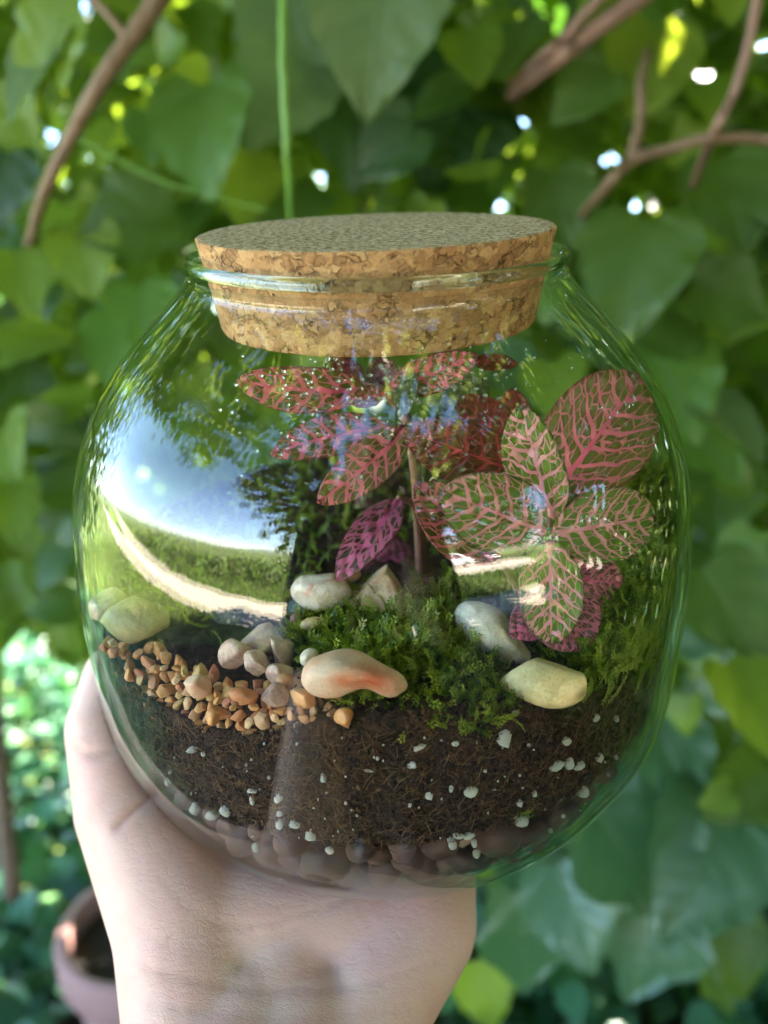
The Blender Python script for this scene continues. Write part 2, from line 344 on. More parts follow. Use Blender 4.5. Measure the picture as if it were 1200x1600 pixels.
# ================================================================== THE JAR
def offs(prof, d):
    T = np.gradient(prof, axis=0); N = np.stack([T[:, 1], -T[:, 0]], -1); N /= np.linalg.norm(N, axis=1)[:, None]
    return prof - N*d
zz = np.concatenate([np.linspace(.0302, .06, 26), np.linspace(.062, .1745, 46)])
outer = np.stack([Rz(zz), zz], -1)
inner = offs(outer, .0025)
base_o = np.array([(0, .0318), (.03, .0315), (.048, .0303), (.054, .0298)]); base_i = np.array([(.052, .0335), (.03, .034), (0, .034)])
prof = np.concatenate([base_o, outer, inner[::-1][:, :], base_i])
V, Fq = lathe(prof, 220)
a = np.arctan2(V[:, 1], V[:, 0]); rr_ = np.hypot(V[:, 0], V[:, 1])
wob = 1 + .0035*np.sin(3*a+V[:, 2]*40)*np.clip((V[:, 2]-.03)/.03, 0, 1)*np.clip((.17-V[:, 2])/.03, 0, 1)   # blown glass is never quite round
V[:, 0] *= wob; V[:, 1] *= wob
jar = thing('terrarium_jar', 'round clear glass terrarium jar held on an open palm', 'jar', MJ)
link('glass_body', mesh_np('glass_body', V, Fq, M_['glass']), jar)
t_ = np.linspace(0, 2*np.pi, 20, endpoint=False)
rp = np.stack([.0444+.0015*np.cos(t_), .1768+.0014*np.sin(t_)], -1); rp = np.concatenate([rp, rp[:1]])
V, Fq = lathe(rp, 200); link('rim', mesh_np('rim', V, Fq, M_['rim']), jar)
# condensation: small drops clinging inside the shoulder of the glass
rgd = np.random.default_rng(17); Pd = []
while len(Pd) < 330:
    x, y = (rgd.normal(700, 70), rgd.normal(585, 28)) if rgd.random() < .45 else (rgd.uniform(330, 1000), rgd.uniform(545, 780))
    if rgd.random() < .35: x, y = rgd.uniform(430, 760), rgd.uniform(560, 660)
    g = G(x, y, .0028)
    if g is not None: Pd.append(g)
Pd = np.array(Pd); nd_ = np.stack([-Pd[:, 0], -Pd[:, 1], 0*Pd[:, 0]], -1)
bmd = bmesh.new(); bmesh.ops.create_icosphere(bmd, subdivisions=2, radius=1); dV = np.array([v.co[:] for v in bmd.verts]); dF = np.array([[v.index for v in f.verts] for f in bmd.faces]); bmd.free()
sc_ = rgd.uniform(.00012, .00042, (330, 1))*np.array((1, 1, .5)); me = scatter('droplets', dV, dF, Pd, frames(nd_), sc_, M_['rim']); tag(link('droplets', me, jar), kind='stuff')
# ---- cork lid
def lid():
    n = 420; top, bot, rt_, rb = .1829, .1612, .0424, .0385
    pr = [(0.0, bot), (rb*.5, bot), (rb-.0012, bot), (rb-.0002, bot+.0003)] + [(rb+(rt_-rb)*s, bot+(top-bot)*s) for s in np.linspace(.03, .985, 40)] + [(rt_-.0003, top-.0001), (rt_-.001, top)] + [(rt_*s, top) for s in (.9, .75, .6, .45, .3, .15, 0)]
    V, Fq = lathe(pr, n)
    for i in range(len(V)):
        p = Vector(V[i]); d = mnoise.noise(p*420)*.00022 + mnoise.noise(p*1100)*.00016
        r_ = math.hypot(V[i][0], V[i][1])
        if r_ > rb*.9: V[i][0] *= 1+d/r_; V[i][1] *= 1+d/r_
        if V[i][2] > top-.001: V[i][2] += mnoise.noise(p*900)*.00018
    return V, Fq
V, Fq = lid()
o = link('cork_lid', mesh_np('cork_lid', V, Fq, M_['cork'])); o.matrix_world = MJ @ TR((0, 0, .1720)) @ Matrix.Rotation(R(-.8), 4, 'Y') @ TR((0, 0, -.1720))
tag(o, 'thick round cork stopper pressed into the mouth of the glass jar', 'cork lid')
# ================================================================== SOIL
def sig(x): return 1/(1+np.exp(-x))
def ztop(x, y):
    return .0950 + .0072*np.exp(-((x-.010)/.030)**2)*np.exp(-((y+.06)/.05)**2) - .0060*sig((-x-.024)/.006)*sig((-y-.01)/.01) - .0045*sig((x-.046)/.006)*sig((-y-.02)/.01)
def soil():
    n = 360; th = np.linspace(0, 2*np.pi, n, endpoint=False); rows = []
    for s in np.linspace(0, 1, 60):
        zt = ztop(.077*np.cos(th), .077*np.sin(th)); z = .0355+s*(zt-.0355)
        r_ = Rz(z)-.0042-.0095*sig((.0632+.0022*np.sin(th*9)+.0012*np.sin(th*23+1)-z)/.0010)
        rows.append(np.stack([r_*np.cos(th), r_*np.sin(th), z], -1))
    last = rows[-1]
    for s in np.linspace(.975, .02, 34):
        P = last*1.0; P[:, :2] *= s; P[:, 2] = ztop(P[:, 0], P[:, 1]); rows.append(P)
    V = np.concatenate(rows)
    for i in range(len(V)):
        p = Vector(V[i]); d = mnoise.noise(p*170)*.0007+mnoise.noise(p*520)*.0006
        r_ = math.hypot(V[i][0], V[i][1]); k = min(r_*8, .6) 
        V[i][0] *= 1+(d-.0005)*k/(r_+1e-6); V[i][1] *= 1+(d-.0005)*k/(r_+1e-6)
        if i >= 59*n: V[i][2] += d*2.2
    Fq = grid_faces(len(rows), n, True); caps = [np.arange(n)[None, ::-1], (np.arange(n)+(len(rows)-1)*n)[None, :]]
    return mesh_np('soil', V, [Fq]+caps, M_['soil'])
o = link('potting_soil', soil()); o.matrix_world = MJ; tag(o, 'dark brown fibrous potting soil filling the lower half of the jar', 'soil', kind='stuff')
# loose crumbs and fibres pressed on the glass
def wall_pts(n, zlo, zhi, ins, a0=-172, a1=-8):
    th = np.radians(RNG.uniform(a0, a1, n)); z = RNG.uniform(0, 1, n); zt = ztop(.077*np.cos(th), .077*np.sin(th))
    z = zlo+(np.minimum(zt+.001, zhi)-zlo)*z; r_ = Rz(z)-ins
    return np.stack([r_*np.cos(th), r_*np.sin(th), z], -1), th
octa = np.array([(1, 0, 0), (0, 1, 0), (-1, 0, 0), (0, -1, 0), (0, 0, 1), (0, 0, -1)], float)*.5
octF = np.array([(0, 1, 4), (1, 2, 4), (2, 3, 4), (3, 0, 4), (1, 0, 5), (2, 1, 5), (3, 2, 5), (0, 3, 5)])
M_['crumb'] = crumb_mat('soil_crumbs', [(.02, .010, .006), (.06, .028, .015), (.10, .048, .026), (.17, .08, .04), (.28, .14, .07)])
M_['fibre'] = crumb_mat('peat_fibre', [(.12, .055, .026), (.28, .14, .06), (.46, .26, .12)])
n = 17000; P1, _ = wall_pts(n, .0655, .2, .0044); P1 += RNG.normal(0, .0003, P1.shape)*0
r2 = RNG.uniform(0, .076, 4000)**.5*.076**.5; t2 = RNG.uniform(0, 2*np.pi, 4000); P2 = np.stack([r2*np.cos(t2), r2*np.sin(t2), 0*r2], -1); P2[:, 2] = ztop(P2[:, 0], P2[:, 1])+.0003
P_ = np.concatenate([P1, P2]); rot = frames(RNG.normal(size=(len(P_), 3))); sc = np.where(RNG.random((len(P_), 1)) < .12, 2.0, 1.0)*RNG.uniform(.00025, .0010, (len(P_), 1))*RNG.uniform(.5, 1.3, (len(P_), 3))
o = link('soil_crumbs', scatter('soil_crumbs', octa, octF, P_, rot, sc, M_['crumb'], False)); o.matrix_world = MJ; tag(o, 'loose dark crumbs of soil pressed against the glass', 'soil', kind='stuff')
fibV, fibF = [], []
for i in range(5):
    s = i/4-.5
    for q in ((.02, 0), (-.01, .017), (-.01, -.017)): fibV.append((s, q[0]+.22*(s*s)*1.2, q[1]))
for i in range(4):
    for k in range(3): fibF.append((i*3+k, i*3+(k+1) % 3, (i+1)*3+(k+1) % 3, (i+1)*3+k))
n = 4200; P1, th = wall_pts(n, .064, .2, .0038); nr = np.stack([np.cos(th), np.sin(th), 0*th], -1)
rot = frames(nr+RNG.normal(0, .12, nr.shape)); sc = RNG.uniform(.0012, .0042, n)
o = link('peat_fibres', scatter('peat_fibres', np.array(fibV), np.array(fibF), P1, rot, sc, M_['fibre'])); o.matrix_world = MJ; tag(o, 'thin brown root fibres showing in the soil behind the glass', 'fibres', kind='stuff')
# ================================================================== STONES, GRAVEL, PEBBLES, PERLITE
def ico(sub):
    bm = bmesh.new(); bmesh.ops.create_icosphere(bm, subdivisions=sub, radius=1); V = np.array([v.co[:] for v in bm.verts]); Fq = np.array([[v.index for v in f.verts] for f in bm.faces]); bm.free(); return V, Fq
ICO2, ICO3, ICO4 = ico(2), ico(3), ico(4)
def rock(name, mat, seed, dims, cuts=7, round_=.75, nz=.08, base=ICO3, dent=None, smooth=True, freq=1.6, warp=None):
    rg = np.random.default_rng(seed); V, Fq = base[0].copy(), base[1]
    if cuts:
        for k in range(cuts):
            n_ = rg.normal(size=3); n_ /= np.linalg.norm(n_); d = rg.uniform(round_-.1, round_+.1)
            ex = np.maximum(0, V@n_-d); V -= ex[:, None]*n_*(.92 if nz > .04 else 1.0)
    for i in range(len(V)):
        p = Vector(V[i]); V[i] += np.array(p.normalized())*(mnoise.noise(p*freq+Vector((seed*3.1, seed*1.7, 0)))*nz+mnoise.noise(p*freq*3+Vector((seed, 0, 0)))*nz*.3)
    if dent:
        for (c, r_, dd) in dent:
            c = np.array(c); d = np.linalg.norm(V-c, axis=1); V += (-c/np.linalg.norm(c))*(dd*np.exp(-(d/r_)**2))[:, None]
    V = V/np.abs(V).max(0)
    if warp: V = warp(V)
    V = V*np.array(dims)/2
    return mesh_np(name, V, Fq, mat, smooth)
def facing_frame(p, spin=0, tilt=0):
    """x across the picture, y up the picture, z to the viewer, for a point in the jar frame"""
    d = CO-np.asarray(p); d /= np.linalg.norm(d); x = CRT-d*(CRT@d); x /= np.linalg.norm(x); y = np.cross(d, x)
    m3 = Matrix(np.stack([x, y, d], -1).tolist()).to_4x4()
    return m3 @ Matrix.Rotation(R(spin), 4, 'Z') @ Matrix.Rotation(R(tilt), 4, 'X')
def place_facing(o, p, spin=0, tilt=0): o.matrix_world = MJ @ TR(p) @ facing_frame(p, spin, tilt)
def px2m(p, px): return px*float((np.asarray(p)-CO)@CFW)/F_PX
def pebble(name, label, pc, wpx, hpx, deep, spin, mat, seed, cuts=5, round_=.85, nz=.1, dent=None, tilt=0, cat='stone', group=None, base=ICO4, freq=1.3, warp=None):
    d = (px2m(pc, wpx), px2m(pc, hpx), deep)
    o = link(name, rock(name, mat, seed, d, cuts, round_, nz, base, dent, freq=freq, warp=warp)); place_facing(o, pc, spin, tilt); return tag(o, label, cat, group)
SM = {
 'red': stone_mat('stone_orange', (.88, .60, .42), (.84, .46, .28), (.70, .13, .05), 40, .36, thr=(.60, .70), patch=[((.0035, -.0005, .005), .0055, (.74, .15, .055)), ((-.002, -.001, .005), .003, (.78, .24, .10))]),
 'cream': stone_mat('stone_cream', (.95, .76, .40), (.88, .62, .28), (.55, .34, .15), 70, .33, thr=(.58, .75), patch=[((.0085, -.002, .003), .0026, (.16, .09, .05)), ((.002, .001, .006), .004, (.86, .62, .28))]),
 'grey': stone_mat('stone_grey_white', (.80, .72, .54), (.62, .54, .38), (.55, .34, .20), 80, .32, thr=(.56, .7)),
 'tan': stone_mat('stone_tan', (.74, .46, .25), (.84, .62, .40), (.62, .25, .13), 95, .4, thr=(.55, .7)),
 'pink': stone_mat('stone_pink_white', (.86, .72, .58), (.66, .52, .38), (.66, .22, .14), 120, .36, thr=(.55, .68)),
 'dark': stone_mat('stone_dark_green', (.035, .055, .045), (.05, .075, .06), None, 110, .4, sss=0),
 'pale': stone_mat('stone_pale', (.86, .66, .50), (.80, .48, .34), (.56, .32, .24), 120, .35, thr=(.5, .66)),
 'yellow': stone_mat('stone_yellow', (.70, .58, .30), (.55, .44, .20), (.5, .34, .2), 70, .35, thr=(.55, .7)),
 'choc': stone_mat('stone_brown', (.28, .14, .09), (.18, .09, .06), None, 150, .5, sss=0),
}
def saddle(V):
    x, y = V[:, 0].copy(), V[:, 1].copy(); h = .98-.36*sig((x-.05)/.18)+.06*np.exp(-((x-.78)/.2)**2); c = .04*np.cos(x*3)-.16*sig((x-.35)/.2)
    y = y*h+c; y += np.where(y < 0, 1, .0)*.34*np.exp(-((x-.22)/.36)**2)*np.clip(-y*2, 0, 1); V[:, 1] = y; V[:, 0] = x+.10*V[:, 1]; return V
pebble('stone', 'long orange red stone with a saddle shaped dip on the front edge of the moss', PZ(555, 1057, .1060), 168, 92, .012, -6, SM['red'], 11, 4, .93, .07, warp=saddle)
pebble('stone', 'oval cream coloured stone lying on the soil at the front of the jar', PZ(850, 1066, .1015), 138, 78, .012, -4, SM['cream'], 5, 6, .80, .07)
pebble('stone', 'grey white stone slanting down behind the cream stone', PZ(768, 990, .1030), 144, 74, .014, -38, SM['grey'], 8, 7, .80, .07)
# pointed stone: a rounded pyramid
def pointed():
    p = PZ(598, 925, .104); V, Fq = ICO4[0].copy(), ICO4[1]
    for n_, d in (((.80, .58, .15), .40), ((-.75, .64, .15), .42), ((0, -1, 0), .62), ((0, .3, 1), .6), ((0, .3, -1), .6), ((-.2, .2, 1), .55)):
        n_ = np.array(n_, float); n_ /= np.linalg.norm(n_); V -= np.maximum(0, V@n_-d)[:, None]*n_*.96
    for i in range(len(V)):
        q = Vector(V[i]); V[i] += np.array(q.normalized())*mnoise.noise(q*2.2+Vector((4, 0, 0)))*.07
    V = V/np.abs(V).max(0)*np.array((px2m(p, 118), px2m(p, 92), .016))/2
    o = link('stone', mesh_np('stone', V, Fq, SM['tan'])); place_facing(o, p, -6); tag(o, 'pointed tan stone rising to a peak in front of the dark hollow', 'stone')
pointed()
pebble('stone', 'rounded white and pink stone beside the pointed tan stone', PZ(503, 924, .106), 98, 62, .013, -3, SM['pink'], 21, 7, .80, .08)
pebble('stone', 'small orange tan stone wedged behind the white stone', PZ(543, 899, .105), 44, 26, .008, 10, SM['tan'], 24, 3, .9, .08, base=ICO3)
pebble('stone', 'dark green stone in shadow below the rounded white stone', PZ(474, 946, .1010), 50, 40, .009, 20, SM['dark'], 31, 5, .8, .08, base=ICO3)
pebble('stone', 'small dark brown pebble at the left edge of the moss', PZ(463, 968, .1020), 20, 22, .004, 0, SM['choc'], 32, 5, .85, .08, base=ICO3)
pebble('stone', 'flat light brown pebble lying on the moss below the white stone', PZ(489, 974, .1030), 44, 20, .005, 6, SM['tan'], 33, 5, .85, .08, base=ICO3)
pebble('stone', 'small pale green chip leaning on the left end of the orange red stone', PZ(484, 1027, .1040), 34, 28, .005, 30, SM['grey'], 34, 6, .72, .06, base=ICO3)
pebble('stone', 'large translucent yellow stone near the left wall of the jar', PZ(212, 968, .1010), 104, 76, .014, -12, SM['yellow'], 41, 7, .76, .08)
pebble('stone', 'pale angular stone tucked behind the yellow stone at the left wall', PZ(172, 950, .1010), 62, 66, .012, 30, SM['pale'], 42, 6, .75, .06)
for lb, x, y, wp, hp, sp, sd in (('largest of the pale angular stones, with a ridge, behind the gravel', 408, 1000, 78, 56, 14, 51), ('pale pointed angular stone at the right end of the pale heap', 440, 1018, 44, 62, 20, 52), ('pinkish white angular stone at the left end of the pale heap', 368, 1022, 56, 52, 40, 53), ('narrow upright pale stone standing in the middle of the pale heap', 402, 1036, 40, 48, 70, 54), ('small pale angular stone lying low in the front of the pale heap', 438, 1052, 46, 34, 10, 55)):
    pebble('stone', lb, PZ(x, y, .1000), wp, hp, .010, sp, SM['pale'], sd, 9, .62, .03, base=ICO3)
# ---- gravel
GM = varied_stone_mat('gravel', [(.64, .20, .08), (.86, .42, .14), (.74, .27, .11), (.90, .54, .22), (.74, .46, .15), (.58, .18, .09), (.84, .38, .22), (.92, .60, .32)])
gm = [rock('gravel_chip', GM, 100+i, (1, .8+.03*(i % 3), .66), 15, .50, .015, ICO3, smooth=True) for i in range(9)]
for m_ in gm:
    m_.polygons.foreach_set('use_smooth', np.ones(len(m_.polygons), bool))
poly = [(160, 1010), (185, 1040), (205, 1085), (245, 1120), (300, 1128), (350, 1150), (385, 1165), (420, 1150), (445, 1130), (500, 1140), (555, 1138), (560, 1110), (500, 1085), (470, 1060), (450, 1070), (400, 1080), (330, 1060), (280, 1040), (250, 1010), (210, 1020), (180, 1000)]
def inpoly(x, y, P):
    c = False; j = len(P)-1
    for i in range(len(P)):
        if (P[i][1] > y) != (P[j][1] > y) and x < (P[j][0]-P[i][0])*(y-P[i][1])/(P[j][1]-P[i][1])+P[i][0]: c = not c
        j = i
    return c
def on_bed(px, py, z, inset):
    g = G(px, py, inset); 
    if g is None or g[2] > z: return PZ(px, py, z)
    return g
rg = random.Random(5); pts = []; tries = 0
while len(pts) < 140 and tries < 40000:
    tries += 1; x = rg.uniform(155, 565); y = rg.uniform(1000, 1168); r_ = rg.choice((7.5, 8.5, 9.5, 11, 13.5))
    if inpoly(x, y, poly) and all(math.hypot(x-a, (y-b)*1.15) > (r_+c)*.86 for a, b, c in pts): pts.append((x, y, r_))
for i, (x, y, r_) in enumerate(pts):
    p = on_bed(x, y, .0985, .0055)
    o = link('gravel_chip', gm[i % 9]); s = px2m(p, r_*2.5)
    o.matrix_world = MJ @ TR(p) @ facing_frame(p, rg.uniform(0, 360), rg.uniform(-35, 35)) @ Matrix.Diagonal((s, s*rg.uniform(.8, 1.05), s, 1))
    tag(o, 'orange tan chip of gravel in the heap against the left front of the jar', 'gravel chip', 'gravel chips heaped at the left front')
for i in range(60):                              # the bed under them
    x, y, r_ = pts[i*2 % len(pts)]; p = on_bed(x+rg.uniform(-8, 8), y-rg.uniform(0, 10), .0955, .0095)
    o = link('gravel_chip', gm[i % 9]); s = px2m(p, 25); o.matrix_world = MJ @ TR(p) @ facing_frame(p, rg.uniform(0, 360), rg.uniform(-35, 35)) @ Matrix.Diagonal((s, s, s, 1))
    tag(o, 'orange tan chip of gravel in the heap against the left front of the jar', 'gravel chip', 'gravel chips heaped at the left front')
for lb, x, y, wp, hp, sp, sd in (('largest reddish gravel chip, with a white streak, high in the left heap', 308, 1072, 46, 38, -20, 61), ('mauve brown gravel chip in the middle of the heap', 430, 1088, 46, 42, 30, 62), ('long flat orange gravel chip beside the mauve chip', 385, 1087, 56, 28, -4, 63), ('peach gravel chip just left of the long orange red stone', 475, 1090, 46, 34, -8, 64), ('reddish gravel chip alone at the right end of the heap', 538, 1122, 32, 34, 20, 65), ('pinkish gravel chip above the peach chip', 448, 1066, 36, 30, -10, 66), ('light tan gravel chip hanging lowest but one in the heap', 335, 1118, 34, 30, 30, 67)):
    p = on_bed(x, y, .1005, .0045)
    mt = {61: SM['red'], 62: stone_mat('stone_mauve', (.30, .16, .13), (.42, .22, .17), (.55, .33, .24), 160, .45)}.get(sd, GM)
    pebble('gravel_chip', lb, p, wp, hp, .0045, sp, mt, sd, 9, .66, .03, base=ICO3, cat='gravel chip')
# ---- clay pebbles of the drainage layer
PM = varied_stone_mat('clay_pebble', [(.10, .042, .036), (.16, .07, .058), (.07, .032, .028), (.20, .095, .08), (.13, .055, .05)], .38, (.02, .01, .008), (.30, .20, .17))
pm = [rock('clay_pebble', PM, 200+i, (1, .8, .8), 4, .85, .10, ICO3) for i in range(7)]
plist = [(630, 1328, 54, 'egg shaped pebble standing highest in the middle of the drainage layer'), (690, 1328, 62, 'large pebble half hidden in soil right of the middle one'), (785, 1322, 74, 'wide flat brown pebble under the white perlite at the right'), (838, 1328, 62, 'pebble at the right of the wide flat one'), (505, 1358, 80, 'long pale brown pebble with a rough top left of the middle'), (450, 1326, 56, 'reddish brown pebble standing on the long pale one')]
for x, y, s in ((640, 1362, 54), (590, 1352, 46), (562, 1340, 44), (722, 1358, 46), (880, 1298, 60), (925, 1270, 50), (372, 1330, 60), (412, 1352, 54), (445, 1374, 54), (545, 1380, 56), (603, 1384, 56), (665, 1378, 62), (750, 1366, 54), (322, 1302, 52), (800, 1352, 50), (346, 1322, 40), (482, 1386, 50), (282, 1272, 42), (700, 1388, 50), (845, 1352, 44), (895, 1330, 44), (565, 1312, 34), (398, 1310, 36), (955, 1240, 40), (393, 1372, 40), (770, 1384, 46)):
    plist.append((x, y, s, None))
for i, (x, y, s, lb) in enumerate(plist):
    g = G(x, y, .0045)
    if g is None:
        for k in range(60):
            y -= 2; g = G(x, y, .0045)
            if g is not None: break
    inw = np.array([-g[0], -g[1], 0]); inw /= np.linalg.norm(inw); sz = px2m(g, s*1.08); p = g+inw*sz*(.24 if lb else rg.uniform(.22, .5))
    o = link('clay_pebble', pm[i % 7]); o.matrix_world = MJ @ TR(p) @ facing_frame(p, rg.uniform(-40, 40) if lb is None else (88 if i == 0 else 0), rg.uniform(-20, 20)) @ Matrix.Scale(sz, 4)
    tag(o, lb or 'brown clay pebble in the drainage layer at the bottom of the jar', 'pebble', None if lb else 'clay pebbles at the bottom of the jar')
# ---- perlite
t = NT('perlite'); c_ = t.co(); M_['perlite'] = t.done(t.bsdf(t.mix(t.noise(c_, 900, 3), (.92, .88, .80), (.70, .66, .58)), .8, t.bump(t.noise(c_, 700, 4, .7), .7, .0006), .3, sss=.15, ss=.001))
per = [(787, 1153, 23, 34, 'largest white perlite grain, oval, upper right in the soil'), (655, 1168, 22, 10, 'thin slanting white perlite flake in the upper soil'), (735, 1236, 24, 20, 'round white perlite grain in the middle of the soil'), (868, 1196, 26, 18, None), (888, 1192, 20, 22, None), (905, 1196, 22, 14, None), (936, 1184, 14, 16, None), (910, 1237, 20, 20, 'round perlite grain alone at the far right'), (885, 1158, 16, 14, None), (930, 1121, 14, 14, None), (963, 1123, 9, 12, None), (815, 1283, 26, 18, 'slanting white perlite grain low on the right'), (812, 1255, 10, 14, None), (706, 1318, 14, 22, None), (716, 1306, 20, 10, None), (732, 1306, 20, 12, None), (741, 1318, 10, 14, None), (745, 1334, 13, 14, None), (485, 1306, 18, 20, None), (460, 1288, 18, 14, None), (437, 1287, 14, 18, None), (437, 1271, 12, 10, None), (353, 1267, 20, 20, None), (333, 1273, 24, 16, None), (304, 1264, 16, 22, None), (394, 1236, 18, 8, None), (394, 1250, 9, 16, None), (435, 1246, 13, 18, None), (302, 1171, 22, 12, None), (318, 1178, 8, 8, None), (670, 1243, 13, 16, None), (645, 1195, 12, 12, None), (262, 1222, 10, 12, None), (266, 1206, 6, 8, None), (515, 1329, 15, 12, None), (400, 1324, 13, 15, None), (640, 1197, 9, 10, None), (505, 1216, 10, 15, None), (575, 1204, 18, 5, None), (804, 1113, 10, 11, None), (962, 1183, 8, 9, None), (712, 1162, 12, 8, None), (826, 1164, 6, 6, None), (860, 1298, 8, 8, None), (705, 1232, 8, 12, None), (334, 1310, 12, 10, None), (300, 1240, 6, 6, None), (590, 1185, 6, 6, None), (758, 1205, 6, 6, None), (835, 1240, 8, 12, None), (880, 1275, 7, 7, None), (640, 1258, 7, 7, None), (420, 1215, 6, 6, None), (385, 1195, 5, 6, None), (540, 1255, 5, 6, None), (950, 1210, 6, 8, None)]
for k in range(60): per.append((rg.uniform(250, 990), rg.uniform(1150, 1310), rg.uniform(2.5, 5), rg.uniform(2.5, 5), None))
prm = [rock('perlite_grain', M_['perlite'], 300+i, (1, 1, .7), 5, .8, .22, ICO2, freq=2.4) for i in range(6)]
for i, (x, y, a_, b_, lb) in enumerate(per):
    g = G(x, y, .0040)
    if g is None or g[2] > ztop(g[0], g[1]): continue
    o = link('perlite_grain', prm[i % 6]); k = px2m(g, 1); s = (a_*k*1.05, b_*k*1.05, min(a_, b_)*k)
    o.matrix_world = MJ @ TR(g) @ facing_frame(g, rg.uniform(-20, 20) if a_ != 22 else 25, 0) @ Matrix.Diagonal(s+(1,))
    tag(o, lb or 'small white grain of perlite in the dark soil behind the glass', 'perlite grain', None if lb else 'perlite grains in the soil')
# ================================================================== MOSS
def frond_unit(np_=13, bend=.38, ll=.30, wd=.030):
    V, Fq = [], []; rj = random.Random(3)
    def pt(s): return np.array([bend*s*s, 0, s*(1-.15*s)])
    for i in range(np_):
        s = .10+.88*i/(np_-1); L = ll*(1-.62*s)*(1 if i else .6); b = pt(s); tdir = pt(min(s+.05, 1.05))-pt(s-.05); tdir /= np.linalg.norm(tdir)
        for sd in (-1, 1):
            d = np.array([rj.uniform(-.45, .25), sd*rj.uniform(.55, .9), 0])+tdir*rj.uniform(.6, 1.1); L_ = L; L = L*rj.uniform(.75, 1.2); d /= np.linalg.norm(d); wv = np.cross(d, np.cross(tdir, np.array([0, 1, 0]))); wv /= np.linalg.norm(wv)
            k = len(V); mid = b+d*L*.45+np.array([-.03, 0, .0]); V += [b, mid+wv*wd, b+d*L, mid-wv*wd]; Fq.append((k, k+1, k+2, k+3)); L = L_
    k = len(V); 
    for s in (0, .5, 1.0): V += [pt(s)+np.array([0, .018*(1.1-s), 0]), pt(s)-np.array([0, .018*(1.1-s), 0])]
    Fq += [(k, k+1, k+3, k+2), (k+2, k+3, k+5, k+4)]
    return np.array(V), np.array(Fq)
def moss(name, label, polyp, n, h0, h1, hump, zbase=None, wall=False, seed=0, ln=(.0045, .009), group=None):
    xs = [p[0] for p in polyp]; ys = [p[1] for p in polyp]; rg = random.Random(seed); P_ = []; 
    while len(P_) < n:
        x, y = rg.uniform(min(xs), max(xs)), rg.uniform(min(ys), max(ys))
        if not inpoly(x, y, polyp): continue
        zb = zbase or .097; hz = hump(x, y)
        q = on_bed(x, y, zb+hz, .0050)
        if math.hypot(q[0], q[1]) > Rz(q[2])-.004: 
            s = (Rz(q[2])-.0045)/math.hypot(q[0], q[1]); q = np.array([q[0]*s, q[1]*s, q[2]])
        P_.append(q-np.array([0, 0, 1])*rg.random()**1.5*.003)
    P_ = np.array(P_); nr = RNG.normal(0, .62, P_.shape)+np.array([0, -.25, .75]); rot = frames(nr); L = RNG.uniform(*ln, len(P_))
    V, Fq = frond_unit()
    me = scatter(name, V, Fq, P_, rot, L, M_['moss'])
    # keep every frond inside the glass
    co = np.empty(len(me.vertices)*3, np.float32); me.vertices.foreach_get('co', co); co = co.reshape(-1, 3); r_ = np.hypot(co[:, 0], co[:, 1]); lim = Rz(co[:, 2])-.0030; k = np.minimum(1, lim/np.maximum(r_, 1e-6)); co[:, 0] *= k; co[:, 1] *= k
    me.vertices.foreach_set('co', co.ravel())
    o = link(name, me); o.matrix_world = MJ; return tag(o, label, 'moss', group, 'stuff')
pc = [(462, 985), (480, 945), (520, 935), (560, 930), (600, 945), (645, 935), (700, 935), (735, 1000), (770, 1045), (800, 1105), (760, 1118), (700, 1118), (640, 1100), (600, 1092), (560, 1110), (548, 1095), (500, 1020), (470, 1030)]
moss('moss', 'bright green feathery cushion of moss in the middle front of the jar', pc, 2300, 0, 0, lambda x, y: .001+.0060*math.exp(-((x-640)/110)**2-((y-1000)/70)**2), seed=1)
pr_ = [(905, 750), (950, 728), (1010, 735), (1055, 760), (1072, 820), (1070, 900), (1052, 985), (1020, 1025), (960, 1035), (925, 1050), (915, 1020), (940, 960), (975, 900), (1000, 850), (960, 780)]
moss('moss', 'deep green cushion of moss banked up along the right wall of the jar', pr_, 3200, 0, 0, lambda x, y: .005+.014*math.exp(-((y-760)/80)**2), seed=2, ln=(.005, .0105))
moss('moss', 'shaded moss between the pink leaves and the cream stone', [(700, 900), (800, 905), (960, 940), (940, 1030), (900, 1035), (830, 1015), (760, 960), (700, 940)], 500, 0, 0, lambda x, y: .001, seed=3)
moss('moss', 'thin dark moss on the soil at the back of the jar', [(200, 800), (420, 720), (700, 700), (940, 720), (900, 880), (700, 880), (540, 870), (450, 930), (330, 980), (240, 930), (180, 900)], 1700, 0, 0, lambda x, y: .0, zbase=.0955, seed=4, ln=(.003, .0065))
# ================================================================== NERVE PLANTS
green = ((.13, .24, .010), (.20, .32, .025)); dull = ((.16, .17, .015), (.23, .19, .03)); red = ((.22, .03, .018), (.18, .07, .02)); 
NL = {
 'green': nerve_leaf_mat('nerve_leaf_green', (.96, .36, .40), (.96, .40, .38), *green, 1.0, edge=(.10, .10, .02)),
 'pink': nerve_leaf_mat('nerve_leaf_pink', (.94, .17, .26), (.92, .26, .28), *dull, 1.05, edge=(.26, .05, .04)),
 'red': nerve_leaf_mat('nerve_leaf_red', (.72, .07, .10), (.60, .08, .09), *red, .75, edge=(.17, .05, .03)),
 'purple': nerve_leaf_mat('nerve_leaf_purple', (.62, .12, .25), (.60, .16, .25), (.12, .05, .05), (.10, .09, .03), 1.3, edge=(.28, .05, .08)),
 'magenta': nerve_leaf_mat('nerve_leaf_magenta', (.92, .14, .34), (.88, .22, .34), (.30, .07, .10), (.16, .12, .05), 1.25, edge=(.42, .07, .14)),
 'olive': nerve_leaf_mat('nerve_leaf_olive', (.30, .34, .14), (.30, .36, .16), (.09, .16, .03), (.12, .18, .05), .8, edge=(.12, .16, .05)),
}
M_['stem'] = simple('nerve_stem', (.34, .16, .10), .5, var=.5, scale=300)
